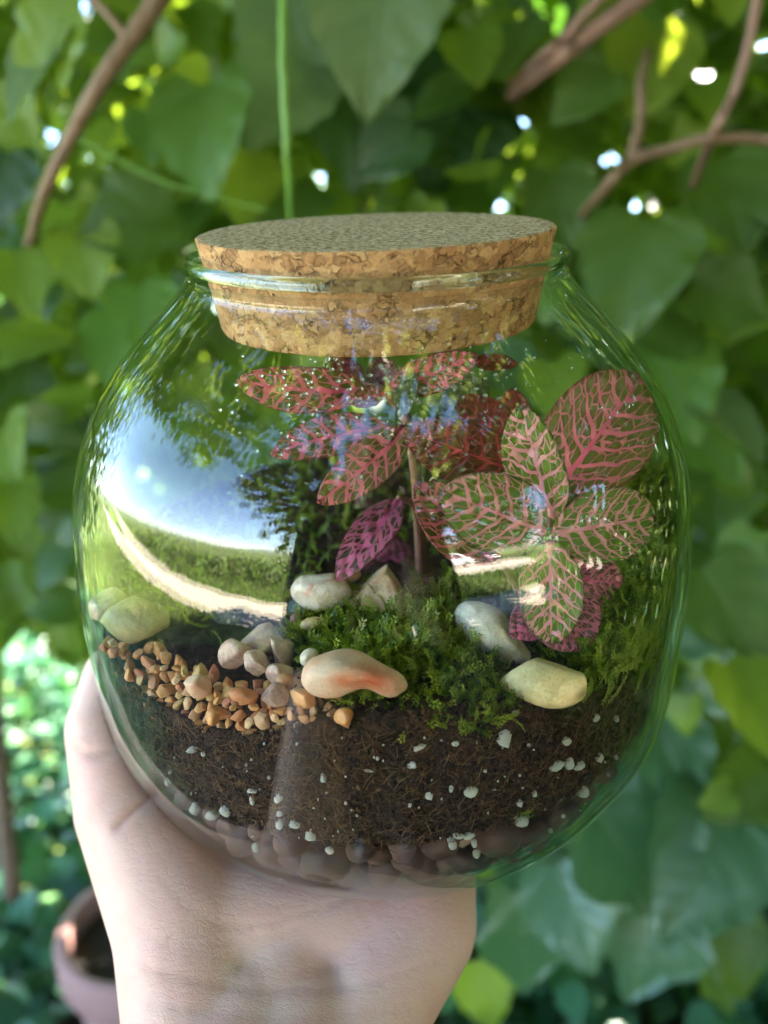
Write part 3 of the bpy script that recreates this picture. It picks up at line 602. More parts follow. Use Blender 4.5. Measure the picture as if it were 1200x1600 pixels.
def nleaf(parent, base, tip, wpx, mat, roll=0, curl=.12, fold=.10, yb=-.05, yt=None, wave=.015, side_bend=0., shape=1.0, pitch=0.):
    b = PY(*base, yb); e = PY(*tip, yb if yt is None else yt); ax = e-b; L = np.linalg.norm(ax); ax /= L
    d = CO-(b+e)/2; d /= np.linalg.norm(d); nn = d-ax*(d@ax); nn /= np.linalg.norm(nn); sd = np.cross(nn, ax)
    c, s = math.cos(R(roll)), math.sin(R(roll)); nn, sd = nn*c+sd*s, sd*c-nn*s
    Wd = px2m((b+e)/2, wpx)/max(.35, abs(c)); ns, nv = 40, 25; V, uv, rim = [], [], []
    for i in range(ns):
        s_ = i/(ns-1); ww = ((1-abs(2*s_**.92-1)**2.3)**.66)*(1-.12*math.exp(-((s_-.12)/.1)**2))*shape if 0 < s_ < 1 else 0
        ww = max(ww, .035*(1-s_)) 
        for j in range(nv):
            v = (j/(nv-1))*2-1; y = v*ww*Wd/2
            bul = .0004*math.sin(s_*26+abs(v)*7)*(1-abs(v))
            z = fold*Wd*abs(v)**1.6*ww*.8 - curl*L*(s_-.35)**2 + wave*L*math.sin(7*s_+3*v)*abs(v)**2 + bul
            p = b+ax*(s_*L)+sd*(y+side_bend*L*(s_-s_*s_))+nn*z
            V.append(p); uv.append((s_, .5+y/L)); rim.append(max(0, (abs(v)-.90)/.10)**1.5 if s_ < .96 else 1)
    V = np.array(V)
    # leaves lie inside the jar
    r_ = np.hypot(V[:, 0], V[:, 1]); lim = Rz(V[:, 2])-.0032; k = np.minimum(1, lim/r_); V[:, 0] *= k; V[:, 1] *= k
    O = V.mean(0)
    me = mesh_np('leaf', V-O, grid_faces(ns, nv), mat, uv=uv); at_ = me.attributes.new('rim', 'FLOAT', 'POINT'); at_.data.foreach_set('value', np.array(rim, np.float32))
    o = link('leaf', me, parent, TR(O)); m_ = o.modifiers.new('thick', 'SOLIDIFY'); m_.thickness = .00035; m_.offset = -1
    return o, V[12]*0+b
def stems(parent, lst):
    tubes_mesh_ = tubes_mesh('stem', [tube(bez(p), np.linspace(r0, r1, len(bez(p))), 8) for p, r0, r1 in lst], M_['stem'])
    return link('stem', tubes_mesh_, parent)
# plant 1: rosette at the right
p1 = thing('nerve_plant', 'green leaved plant with pink veins forming an open rosette at the right', 'plant', MJ)
nleaf(p1, (852, 832), (694, 768), 128, NL['green'], 6, .10, .08, -.052, -.058, shape=1.0)
nleaf(p1, (864, 834), (1030, 806), 118, NL['green'], -8, .16, .10, -.052, -.044)
nleaf(p1, (864, 812), (812, 636), 92, NL['green'], 24, .10, .16, -.048, -.046)
nleaf(p1, (858, 846), (862, 1008), 100, NL['green'], 8, .16, .12, -.054, -.064)
nleaf(p1, (872, 762), (1006, 586), 158, NL['pink'], -10, .08, .05, -.030, -.020, shape=1.05)
nleaf(p1, (772, 876), (652, 760), 100, NL['pink'], -10, .10, .12, -.044, -.044)
nleaf(p1, (846, 905), (916, 1014), 112, NL['magenta'], 10, .12, .05, -.054, -.063)
nleaf(p1, (872, 900), (972, 912), 84, NL['magenta'], -14, .10, .05, -.046, -.046)
nleaf(p1, (868, 935), (800, 992), 66, NL['magenta'], 14, .1, .05, -.054, -.060)
nd = PY(857, 832, -.050); gr = PY(850, 905, -.042); gr[2] = .094
stems(p1, [([gr, (gr+nd)/2+np.array([.002, .002, 0]), nd], .0014, .0011), ([nd, PY(862, 800, -.045), PY(872, 762, -.030)], .0011, .0008), ([gr, PY(790, 888, -.043), PY(772, 876, -.044)], .0010, .0008), ([gr, PY(846, 905, -.046), PY(846, 905, -.054)], .001, .0007), ([gr, PY(872, 900, -.046)], .001, .0007), ([gr, PY(855, 930, -.046), PY(868, 935, -.054)], .0009, .0006)])
bud = []
for k in range(4):
    a_ = k*math.pi/2+.5; c0 = nd+np.array([math.cos(a_)*.0008, -.0006, math.sin(a_)*.0008])
    bud.append(tube([nd, c0, c0+np.array([math.cos(a_)*.0005, -.0018, math.sin(a_)*.0005])], [.0009, .0010, .0003], 6))
M_['bud'] = simple('leaf_bud_green', (.20, .34, .03), .4); link('bud', tubes_mesh('bud', bud, M_['bud']), p1)
# plant 2: dark red leaves in the middle
p2 = thing('nerve_plant', 'dark red leaved plant with thin crimson veins behind the green rosette', 'plant', MJ)
nleaf(p2, (812, 738), (636, 674), 100, NL['red'], 12, .14, .12, -.030, -.040)
nleaf(p2, (806, 720), (722, 620), 84, NL['red'], -8, .08, .06, -.022, -.022)
nleaf(p2, (808, 700), (800, 608), 60, NL['red'], 20, .08, .06, -.018, -.016)
nleaf(p2, (770, 742), (660, 708), 50, NL['red'], 25, .10, .06, -.024, -.028)
g2 = PY(800, 860, -.022); g2[2] = .094; n2 = PY(812, 740, -.028)
stems(p2, [([g2, (g2+n2)/2, n2], .0015, .0011), ([n2, PY(808, 730, -.025), PY(806, 720, -.022)], .001, .0007), ([n2, PY(812, 715, -.020), PY(808, 700, -.018)], .001, .0007), ([n2, PY(790, 748, -.026), PY(770, 742, -.024)], .001, .0007)])
# plant 3: spreading plant at the back left
p3 = thing('nerve_plant', 'tall plant with long pink veined leaves spreading under the cork lid', 'plant', MJ)
Y3 = -.030
nleaf(p3, (572, 612), (372, 598), 74, NL['pink'], 22, .10, .10, Y3, -.036, side_bend=.05)
nleaf(p3, (612, 668), (426, 706), 66, NL['pink'], -18, .12, .10, Y3, -.040, side_bend=-.10)
nleaf(p3, (640, 668), (502, 784), 74, NL['pink'], 10, .20, .10, Y3-.004, -.048, side_bend=.04)
nleaf(p3, (612, 606), (744, 558), 60, NL['pink'], -20, .10, .10, Y3, -.036)
nleaf(p3, (738, 566), (808, 568), 26, NL['red'], 30, .08, .05, -.022, -.020)
nleaf(p3, (602, 614), (543, 624), 34, NL['pink'], 20, .10, .10, Y3-.004, -.038)
nleaf(p3, (624, 648), (648, 586), 36, NL['olive'], 20, .1, .15, Y3-.002, -.034)
nleaf(p3, (602, 612), (596, 556), 52, NL['purple'], 18, .05, .1, Y3+.004, Y3+.006)
nleaf(p3, (566, 600), (520, 560), 44, NL['red'], 20, .05, .1, Y3+.004, Y3+.004)
nleaf(p3, (690, 650), (762, 596), 62, NL['olive'], 10, .05, .1, -.010, -.008)
nleaf(p3, (648, 886), (552, 848), 66, NL['purple'], 8, .10, .06, -.010, -.012)
# arching leaf
nleaf(p3, (622, 776), (524, 892), 62, NL['purple'], -30, .34, .12, -.026, -.044, side_bend=.22)
n3 = PY(604, 612, Y3); m3 = PY(640, 662, Y3-.003); g3 = PY(660, 860, -.018); g3[2] = .094
stems(p3, [([g3, PY(652, 760, -.024), m3], .0016, .0013), ([m3, PY(625, 640, Y3), n3], .0013, .0010), ([m3, PY(625, 668, Y3), PY(612, 668, Y3)], .001, .0007), ([n3, PY(588, 612, Y3), PY(572, 612, Y3)], .001, .0007), ([n3, PY(612, 606, Y3)], .001, .0007), ([n3, PY(680, 590, -.026), PY(738, 566, -.022)], .0009, .0006), ([m3, PY(660, 660, -.02), PY(690, 650, -.010)], .0009, .0007), ([g3, PY(650, 800, -.024), PY(622, 776, -.026)], .001, .0007), ([g3, PY(650, 886, -.012), PY(648, 886, -.010)], .001, .0007), ([n3, PY(580, 600, Y3+.003), PY(566, 600, Y3+.004)], .0009, .0006)])
# ================================================================== PERSON (hand in front of the lens, the rest seen in the glass)
def capsule(a, b, ra, rb, flat=None, n=20):
    a, b = np.asarray(a, float), np.asarray(b, float); ax = b-a; L = np.linalg.norm(ax); ax = ax/L
    pr = [(-ra*math.cos(t), ra*math.sin(t)) for t in np.linspace(0.02, math.pi/2, 6)]+[(L+rb*math.sin(t), rb*math.cos(t)) for t in np.linspace(0, math.pi/2-.02, 6)]
    ref = np.array([0, 0, 1.]) if abs(ax[2]) < .9 else np.array([0, 1., 0]); u = np.cross(ref, ax); u /= np.linalg.norm(u); v = np.cross(ax, u)
    if flat is not None: v = np.asarray(flat[0], float); v = v-ax*(v@ax); v /= np.linalg.norm(v); u = np.cross(v, ax)
    fl = flat[1] if flat is not None else 1
    t = np.linspace(0, 2*np.pi, n, endpoint=False)
    V = np.concatenate([a+ax*h+r_*(np.cos(t)[:, None]*u+np.sin(t)[:, None]*v*fl) for h, r_ in pr])
    Fq = grid_faces(len(pr), n, True); return V, [Fq, np.arange(n)[None, ::-1], (np.arange(n)+(len(pr)-1)*n)[None, :]]
def ell(c, r_, rotm=None):
    V = ICO3[0]*np.array(r_); 
    if rotm is not None: V = V@np.array(rotm).T
    return V+np.array(c), [ICO3[1]]
def blend(shapes, vox, smooth):
    Vs, Fs, k = [], [], 0
    for V, Fl in shapes: Vs.append(V); Fs += [f+k for f in Fl]; k += len(V)
    me = mesh_np('tmp', np.concatenate(Vs), Fs); o = bpy.data.objects.new('tmp', me); COL.objects.link(o)
    m_ = o.modifiers.new('r', 'REMESH'); m_.mode = 'VOXEL'; m_.voxel_size = vox
    s = o.modifiers.new('s', 'SMOOTH'); s.factor = .6; s.iterations = smooth
    dg = bpy.context.evaluated_depsgraph_get(); me2 = bpy.data.meshes.new_from_object(o.evaluated_get(dg)); bpy.data.objects.remove(o)
    V = np.empty(len(me2.vertices)*3, np.float32); me2.vertices.foreach_get('co', V); V = V.reshape(-1, 3).astype(float)
    Fq = np.array([p.vertices[:] for p in me2.polygons if len(p.vertices) == 4]); return V, Fq, me2
JX = Matrix(MJn.tolist())
palm_n = np.array([0, .15, 1.])
wr, wu = U(306, 1610, .1860), U(553, 1610, .1890)
th_cmc = U(292, 1430, .2000); th_mcp = U(196, 1262, .2080); th_ip = U(163, 1135, .2150); th_tip = U(176, 1052, .2200)
hyp = U(640, 1436, .2080); pmid = U(450, 1440, .2060)
kn = [np.array(p) for p in ((-.050, .012, .017), (-.027, .020, .014), (-.003, .020, .013), (.020, .014, .015))]
hand = [capsule(wr, th_cmc, .0170, .0190), capsule(wu, hyp, .0155, .0185), capsule(wr, wu, .0165, .0155), capsule((wr+wu)/2, pmid, .0165, .0175),
        capsule(th_cmc, th_mcp, .0195, .0135), capsule(th_mcp, th_ip, .0132, .0108), capsule(th_ip, th_tip, .0106, .0082),
        capsule(th_cmc, kn[0], .018, .0125), capsule(pmid, kn[1], .017, .0125), capsule(pmid, kn[2], .017, .012), capsule(hyp, kn[3], .018, .0115), capsule(th_cmc, hyp, .017, .017), capsule(kn[0], kn[3], .0120, .0110),
        capsule((th_cmc+th_mcp)/2, kn[0], .015, .011)]
fing = [((-.061, .048, .018), (-.071, .070, .036), (-.072, .080, .056), .0098), ((-.033, .063, .014), (-.040, .086, .032), (-.041, .094, .055), .0100), ((-.001, .063, .013), (-.003, .088, .030), (-.003, .096, .052), .0096), ((.026, .050, .015), (.033, .074, .026), (.036, .086, .042), .0085)]
for k0, (a, b, c, r_) in zip(kn, fing): hand += [capsule(k0, a, r_*1.15, r_), capsule(a, b, r_, r_*.92), capsule(b, c, r_*.92, r_*.74)]
elbow = np.array((-.145, -.345, -.115)); MI = MJn.T
el_j = MI@elbow
hand += [capsule((wr*2+wu)/3, el_j, .0180, .037), capsule((wr+wu*2)/3, el_j, .0175, .037)]
HV, HF, tmp = blend([(V, F_) for V, F_ in hand], .0013, 9); bpy.data.meshes.remove(tmp)
# skin pressed by the glass follows it
r_ = np.hypot(HV[:, 0], HV[:, 1]); z = HV[:, 2]
for it in range(2):
    lim = Rz(np.clip(z, .030, .17))+.0004; inside = (r_ < lim) & (z > .0296)
    below = inside & (z < .0345) & (r_ < .064)
    HV[below, 2] = .0294
    side = inside & ~below; HV[side, 0] *= (lim/r_)[side]; HV[side, 1] *= (lim/r_)[side]
    r_ = np.hypot(HV[:, 0], HV[:, 1]); z = HV[:, 2]
# creases: lines drawn on the palm (points from the photograph, carried to the skin)
def skin_line(pts): return bez([U(x, y, 1)-CO for x, y in pts], 8)
lines = [([(182, 1292), (205, 1270), (232, 1248)], .0010, .0010), ([(120, 1172), (150, 1178), (175, 1172)], .0006, .0012), ([(250, 1372), (330, 1440), (420, 1440), (520, 1412), (560, 1395)], .0003, .0008), ([(196, 1500), (300, 1530), (420, 1545), (560, 1540), (680, 1500)], .0004, .0009), ([(196, 1560), (320, 1580), (470, 1588), (640, 1575)], .0003, .0012), ([(300, 1480), (420, 1465), (500, 1430), (540, 1400)], .00022, .0007), ([(560, 1400), (590, 1480), (600, 1560)], .00022, .0007), ([(200, 1440), (280, 1480), (380, 1500)], .00022, .0006)]
crease = np.zeros(len(HV)); D = HV-CO; dep = D@CFW; sx = 600+F_PX*(D@CRT)/dep; sy = 800-F_PX*(D@CUP)/dep
e1 = HV[HF[:, 1]]-HV[HF[:, 0]]; e2 = HV[HF[:, 3]]-HV[HF[:, 0]]; fn = np.cross(e1, e2); VN = np.zeros_like(HV)
for k in range(4): np.add.at(VN, HF[:, k], fn)
VN /= np.linalg.norm(VN, axis=1)[:, None]+1e-12
front = (VN*D).sum(1) < 0
for pts, dd, ww in lines:
    c = bez(np.array(pts, float), 10); dist = np.min(np.hypot(sx[:, None]-c[None, :, 0], sy[:, None]-c[None, :, 1]), axis=1)*dep/F_PX
    g = np.exp(-(dist/ww)**2)*front; HV -= VN*(g*dd)[:, None]; crease = np.maximum(crease, g**2*min(1, dd/.0014))
mole = np.hypot(sx-263, sy-1465)*dep/F_PX; 
HVw = HV@MJn.T
sh_l, sh_r = np.array((-.180, -.50, .165)), np.array((.085, -.50, .175)); el_r = np.array((.118, -.40, -.075)); wr_r = np.array((.075, -.285, .020))
hd = np.array((-.03, -.50, .445))
body = [capsule((-.045, -.52, .12), (-.045, -.50, -.20), .10, .096, ((0, 1, 0), .80)), capsule((-.11, -.52, .14), (.01, -.52, .14), .078, .078), capsule((-.10, -.50, -.24), (.06, -.50, -.24), .10, .10),
        capsule((-.025, -.515, .20), (-.028, -.505, .36), .058, .052), ell(hd, (.074, .092, .108)), ell(hd+np.array((0, .03, -.05)), (.055, .062, .062)), capsule(hd+np.array((0, .085, .01)), hd+np.array((0, .108, -.028)), .010, .013), ell(hd+np.array((0, .08, -.062)), (.024, .014, .010)),
        ell(hd+np.array((.075, -.005, -.01)), (.010, .018, .030)), ell(hd+np.array((-.075, -.005, -.01)), (.010, .018, .030)),
        capsule(sh_l, elbow, .048, .038), capsule(sh_r, el_r, .048, .038), capsule(el_r, wr_r, .037, .025),
        capsule(wr_r, (.045, -.262, .07), .026, .030), capsule((.055, -.258, .085), (.020, -.250, .112), .010, .009), capsule((.060, -.262, .07), (.022, -.258, .092), .010, .009), capsule((.055, -.262, .05), (.022, -.262, .072), .009, .008), capsule((.05, -.262, .035), (.018, -.262, .05), .008, .007), capsule((.03, -.27, .06), (-.045, -.268, .07), .013, .009),
        capsule((-.10, -.50, -.28), (-.115, -.51, -.62), .088, .060), capsule((.06, -.50, -.28), (.075, -.51, -.62), .088, .060), capsule((-.115, -.51, -.62), (-.115, -.53, -.98), .058, .038), capsule((.075, -.51, -.62), (.080, -.53, -.98), .058, .038),
        capsule((-.115, -.54, -1.0), (-.125, -.38, -1.02), .036, .026), capsule((.08, -.54, -1.0), (.09, -.38, -1.02), .036, .026)]
BV, BF, tmp = blend(body, .007, 4); bpy.data.meshes.remove(tmp)
allV = np.concatenate([HVw, BV]); O = np.array((-.02, -.50, -1.05))
me = mesh_np('body', allV-O, np.concatenate([HF, BF+len(HV)]), M_['skin']); at_ = me.attributes.new('crease', 'FLOAT', 'POINT'); at_.data.foreach_set('value', np.concatenate([np.maximum(crease, (mole < .0007)*1.0), np.zeros(len(BV))]).astype(np.float32))
per_ = thing('person', 'person holding the jar on one open palm, thumb up along its left side', 'person', TR(O))
link('body', me, per_)
M_['shirt'] = simple('shirt_cloth', (.022, .025, .035), .85, scale=60, bump=.3); M_['jeans'] = simple('trouser_cloth', (.03, .045, .08), .85, scale=60, bump=.3); M_['hair'] = simple('hair_dark', (.025, .014, .008), .5, scale=90); M_['shoe'] = simple('shoe_rubber', (.35, .35, .34), .6)
def cloth(name, shapes, mat, vox=.009):
    V, Fq, tmp = blend(shapes, vox, 5); bpy.data.meshes.remove(tmp); return link(name, mesh_np(name, V-O, Fq, mat), per_)
cloth('shirt', [capsule((-.045, -.52, .12), (-.045, -.50, -.24), .112, .112, ((0, 1, 0), .88)), capsule((-.115, -.52, .14), (.015, -.52, .14), .090, .090), capsule(sh_l, sh_l+(elbow-sh_l)*.95, .064, .058), capsule(sh_r, sh_r+(el_r-sh_r)*.95, .064, .058), capsule(elbow+(sh_l-elbow)*.05, elbow+(np.array((-.10, -.22, -.07))-elbow)*.35, .058, .050), capsule(el_r+(sh_r-el_r)*.05, el_r+(wr_r-el_r)*.35, .058, .050)], M_['shirt'])
cloth('trousers', [capsule((-.10, -.50, -.25), (.06, -.50, -.25), .118, .118), capsule((-.10, -.50, -.28), (-.115, -.51, -.62), .104, .078), capsule((.06, -.50, -.28), (.075, -.51, -.62), .104, .078), capsule((-.115, -.51, -.62), (-.115, -.53, -.95), .078, .070), capsule((.075, -.51, -.62), (.080, -.53, -.95), .078, .070)], M_['jeans'])
cloth('hair', [ell(hd+np.array((0, -.022, .028)), (.090, .092, .104)), capsule(hd+np.array((-.065, -.05, 0)), hd+np.array((-.085, -.04, -.20)), .045, .034), capsule(hd+np.array((.065, -.05, 0)), hd+np.array((.085, -.04, -.20)), .045, .034), capsule(hd+np.array((0, -.08, 0)), hd+np.array((0, -.09, -.22)), .06, .05)], M_['hair'], .007)
for s_, x_ in ((-1, -.12), (1, .085)): cloth('shoe', [capsule((x_, -.56, -1.010), (x_+.006*s_, -.36, -1.018), .044, .036)], M_['shoe'])
# ---- phone round the lens
ph = thing('phone', 'dark phone held up in the other hand to take the picture, seen only mirrored', 'phone', MJ @ m)
def boxm(name, c, d, mat, bev=.004):
    bm = bmesh.new(); bmesh.ops.create_cube(bm, size=1); bmesh.ops.scale(bm, vec=d, verts=bm.verts); bmesh.ops.bevel(bm, geom=bm.edges[:], offset=min(bev, min(d)*.45), segments=3, affect='EDGES', profile=.5); bmesh.ops.translate(bm, vec=c, verts=bm.verts)
    me = bpy.data.meshes.new(name); bm.to_mesh(me); bm.free(); me.materials.append(mat); return me
M_['phone'] = simple('phone_body', (.015, .016, .02), .25); M_['lens'] = simple('phone_lens', (.004, .004, .006), .05)
link('case', boxm('case', (-.022, -.055, .0075), (.075, .150, .008), M_['phone']), ph)
for dx, dy in ((0, 0), (-.0175, .0085), (-.0175, -.0105)):
    V, Fq = lathe([(0, .0012), (.0052, .0012), (.0056, .0016), (.0060, .0016), (.0065, .0022), (.0065, .0036), (0, .0036)], 40); V[:, 0] += dx; V[:, 1] += dy
    link('lens', mesh_np('lens', V, Fq, M_['lens'], True), ph)
# ================================================================== VINE BEHIND THE JAR
GZ = -1.05
LEAFM = {
 'mid': vine_leaf_mat('vine_leaf_mid', [(.045, .095, .010), (.075, .145, .014), (.05, .11, .02), (.10, .18, .02)], (.36, .50, .03), .42),
 'lime': vine_leaf_mat('vine_leaf_lime', [(.15, .25, .02), (.19, .30, .03), (.22, .30, .03)], (.58, .72, .04), .5),
 'pale': vine_leaf_mat('vine_leaf_pale', [(.13, .20, .07), (.16, .24, .10)], (.30, .45, .10), .45),
 'fresh': vine_leaf_mat('vine_leaf_fresh', [(.09, .20, .03), (.12, .24, .04)], (.34, .60, .06), .42),
 'dark': vine_leaf_mat('vine_leaf_dark', [(.016, .055, .012), (.028, .075, .018)], (.10, .25, .02), .3),
 'blue': vine_leaf_mat('vine_leaf_sky_sheen', [(.045, .12, .05), (.06, .15, .07), (.07, .16, .09)], (.20, .42, .10), .25, rough=.36, spec=.8),  # bluish cast: sky reflection put into the leaf colour
}
def vleaf_mesh(seed, mat, lobes=0):
    rg = np.random.default_rng(seed); ns, nv = 22, 17; V, uv = [], []
    ph_ = rg.uniform(0, 6)
    for i in range(ns):
        s = i/(ns-1); w_ = math.sin(math.pi*min(1, (s*.93+.07))**.72)**.85*(1-.25*s)*.52
        if lobes: w_ *= 1+.16*math.cos(s*11+.5)
        w_ *= 1+.04*math.sin(s*31+ph_)
        if i == ns-1: w_ = .004
        for j in range(nv):
            v = j/(nv-1)*2-1; y = v*w_; x = s-.13*(abs(v)**1.3)*(1-s)**2 - (.03 if j == nv//2 and i == 0 else 0)*0
            z = .10*abs(v)**1.4*w_*2 - .22*(s-.3)**2 + .018*math.sin(9*s+5*v+ph_)*abs(v) + .012*math.sin(22*s-abs(v)*9)*abs(v)
            V.append((x, y, z)); uv.append((s, .5+y))
    return mesh_np('leaf', np.array(V), grid_faces(ns, nv), mat, uv=uv)
LM = {k: [vleaf_mesh(i*7+hash_, M__, i % 2) for i in range(3)] for hash_, (k, M__) in enumerate(LEAFM.items())}
camw = W(CO)
vine = thing('climbing_vine', 'dense leafy green vine hanging like a wall behind the jar', 'vine', TR((0, .75, GZ)))
vo = np.array((0, .75, GZ))
def vleaf(p, size, nrm, tipdir, kind, k):
    n_ = np.asarray(nrm, float); n_ /= np.linalg.norm(n_); x = np.asarray(tipdir, float); x = x-n_*(x@n_); x /= np.linalg.norm(x); y = np.cross(n_, x)
    m3 = Matrix(np.stack([x*size, y*size, n_*size], -1).tolist()).to_4x4(); c = p-x*size*.5-vo
    o = link('leaf', LM[kind][k % 3], vine, TR(c) @ m3); return o
XR, UPv, FW = W(CRT), W(CUP), W(CFW)
hero = [(50, 110, 250, .42, -35, 'pale'), (92, 30, 170, .40, 150, 'lime'), (318, 222, 215, .45, 4, 'fresh'), (236, 212, 130, .48, 10, 'fresh'), (470, 40, 240, .47, 20, 'pale'), (585, 60, 270, .43, -10, 'pale'), (430, 160, 240, .46, -25, 'pale'), (470, 312, 140, .55, 170, 'mid'),
 (990, 440, 270, .46, -8, 'mid'), (1150, 320, 230, .50, 10, 'mid'), (1150, 470, 190, .47, 70, 'mid'), (1060, 620, 230, .52, 20, 'fresh'), (880, 190, 230, .60, 30, 'mid'), (700, 210, 260, .62, -20, 'dark'), (1010, 110, 200, .50, -10, 'lime'), (1140, 10, 90, .45, 0, 'lime'), (190, 350, 190, .50, -70, 'mid'), (225, 500, 170, .50, 10, 'fresh'), (135, 410, 170, .50, 10, 'lime'), (40, 440, 170, .52, 20, 'lime'), (175, 545, 170, .52, 0, 'fresh'), (30, 250, 170, .50, 60, 'lime'), (20, 800, 150, .6, 10, 'lime'), (60, 880, 170, .65, 10, 'lime'), (90, 690, 170, .7, -30, 'dark'), (40, 620, 160, .7, 10, 'mid'),
 (1150, 960, 230, .52, 30, 'mid'), (1180, 1110, 220, .50, 10, 'lime'), (1085, 1060, 220, .58, -40, 'blue'), (1125, 790, 200, .60, 0, 'mid'), (1110, 700, 190, .55, 30, 'fresh'), (985, 1340, 250, .60, 30, 'blue'), (1090, 1370, 270, .57, -35, 'blue'), (900, 1440, 220, .66, 20, 'blue'), (1010, 1480, 220, .68, -20, 'blue'), (1150, 1240, 190, .56, -60, 'mid'), (1060, 1200, 200, .6, 20, 'blue'), (820, 1480, 190, .75, 0, 'blue'), (1150, 1500, 170, .7, 10, 'mid'), (1118, 1248, 84, .55, -70, 'lime'), (1130, 1540, 120, .9, 10, 'mid'), (760, 1560, 120, .95, 10, 'lime'), (700, 300, 140, .62, 60, 'mid'), (570, 270, 150, .6, 20, 'mid'), (800, 60, 180, .55, 160, 'mid'), (740, 90, 150, .52, 10, 'lime'), (880, 330, 150, .55, 10, 'mid'), (940, 560, 160, .6, -20, 'mid')]
for i, (x, y, s, d, sp, kd) in enumerate(hero):
    d *= 1.28; s *= .66 if 430 < y < 1180 or x > 1100 or i % 3 == 0 else .78
    p = W(U(x, y, d)); size = s*d/F_PX*1.12
    td = -UPv*math.cos(R(sp))+XR*math.sin(R(sp)) + FW*RNG.uniform(-.25, .25); nr = -FW+RNG.normal(0, .22, 3)+np.array((0, 0, .25))
    vleaf(p, size, nr, td, kd, i)
kinds = ['mid']*7+['fresh']*3+['lime']*5+['dark']*3+['blue']+['pale']
for i in range(250):
    x = -420+2040*((i*.618034) % 1); y = RNG.uniform(-330, 1330) if x > 700 else RNG.uniform(-330, 1080); d = RNG.uniform(.62, 1.05)
    if 120 < x < 1060 and 620 < y < 1330: y -= 620          # those spots hide behind the jar
    p = W(U(x, y, d)); size = RNG.uniform(.040, .085)
    kd = kinds[RNG.integers(len(kinds))]
    if x < 420 and RNG.random() < .6: kd = 'lime'
    if y > 950: kd = 'blue' if RNG.random() < .75 else 'fresh'
    td = np.array((0, 0, -1.))+RNG.normal(0, .6, 3); nr = -FW+RNG.normal(0, .5, 3)+np.array((0, 0, .35))
    vleaf(p, size, nr, td, kd, i)
# a thick layer of more, smaller leaves of the same vine
sV = []; 
for i in range(9):
    s = i/8; w_ = math.sin(math.pi*min(1, (s*.93+.07))**.72)**.85*(1-.25*s)*.5 if i < 8 else .01
    for j in range(5): v = j/2-1; sV.append((s-.5-.12*(abs(v)**1.3)*(1-s)**2, v*w_, .2*abs(v)**1.4*w_-.22*(s-.3)**2+.02*math.sin(9*s+4*v)))
sV = np.array(sV); P_ = []
for k in range(2600):
    x = RNG.uniform(-520, 1720); y = RNG.uniform(-330, 1300) if x > 700 else RNG.uniform(-330, 1060); P_.append(W(U(x, y, RNG.uniform(.72, 1.12))))
P_ = np.array(P_); nr = -FW+RNG.normal(0, .55, P_.shape)+np.array((0, 0, .4)); z_ = nr/np.linalg.norm(nr, axis=1)[:, None]; dn = np.array((0, 0, -1.))+RNG.normal(0, .6, P_.shape); x_ = dn-z_*(dn*z_).sum(1)[:, None]; x_ /= np.linalg.norm(x_, axis=1)[:, None]
M_['layer'] = vine_leaf_mat('vine_leaf_layer', [(.02, .05, .008), (.055, .12, .012), (.03, .075, .012), (.10, .18, .016), (.15, .26, .02), (.22, .32, .03)], (.40, .58, .03), .42, vein=False, objrnd=False)
me = scatter('leaf_layer', sV, grid_faces(9, 5), P_-vo, np.stack([x_, np.cross(z_, x_), z_], -1), RNG.uniform(.032, .068, len(P_)), M_['layer']); tag(link('leaf_layer', me, vine), kind='stuff')
# woody stems
M_['bark'] = simple('vine_bark', (.26, .16, .10), .7, var=.5, scale=60, bump=.6); M_['bark_red'] = simple('vine_bark_pinkish', (.36, .20, .16), .6, var=.4, scale=60, bump=.5); M_['green_stem'] = simple('vine_green_stem', (.16, .33, .05), .5)
def stem(pts, d, r0, r1, mat):
    P_ = bez([W(U(x, y, dd)) for x, y, dd in pts]); V, Fq, caps = tube(P_-vo, np.linspace(r0, r1, len(P_)), 10)
    for i in range(len(V)): V[i] += np.array((1, 0, 1))*mnoise.noise(Vector(V[i])*60)*r0*.25
    return link('stem', mesh_np('stem', V, [Fq]+caps, mat), vine)
stem([(330, -140, .50), (240, 10, .50), (190, 80, .50), (145, 150, .51), (110, 215, .54), (60, 330, .6), (30, 460, .9)], .5, .0070, .0042, M_['bark'])
stem([(60, -60, .50), (150, 5, .50), (200, 62, .50)], .5, .0034, .0028, M_['bark'])
stem([(1080, -60, .60), (960, 25, .60), (900, 70, .61), (850, 110, .63), (740, 200, 1.05)], .5, .0075, .0065, M_['bark_red'])
stem([(1040, -90, .58), (930, 5, .59), (880, 60, .60), (840, 95, .62), (770, 160, .95)], .5, .004, .004, M_['bark_red'])
stem([(1190, -60, .52), (1172, 60, .52), (1145, 150, .52), (1112, 215, .52), (1070, 330, .75), (1050, 420, 1.1)], .5, .0038, .0028, M_['bark_red'])
stem([(1330, 235, .5), (1200, 218, .52), (1112, 216, .52), (1040, 235, .53), (985, 252, .53), (945, 295, .54), (905, 350, .75), (890, 420, 1.1)], .5, .0036, .0042, M_['bark'])
stem([(1030, 20, .9), (1005, 110, .58), (1000, 190, .54), (985, 252, .53)], .5, .0036, .0038, M_['bark'])
stem([(445, -60, .44), (442, 60, .44), (446, 180, .45), (450, 250, .46), (455, 340, .5), (460, 460, .6)], .5, .0026, .0020, M_['green_stem'])
stem([(120, 215, .6), (260, 285, .6), (420, 330, .6)], .5, .0012, .0012, M_['green_stem'])
stem([(-200, -100, .9), (-60, 400, .95), (-30, 900, 1.05), (20, 1400, 1.3)], .5, .012, .014, M_['bark'])
stem([(1400, -100, .9), (1330, 400, .95), (1300, 900, 1.0), (1280, 1500, 1.25)], .5, .012, .014, M_['bark'])
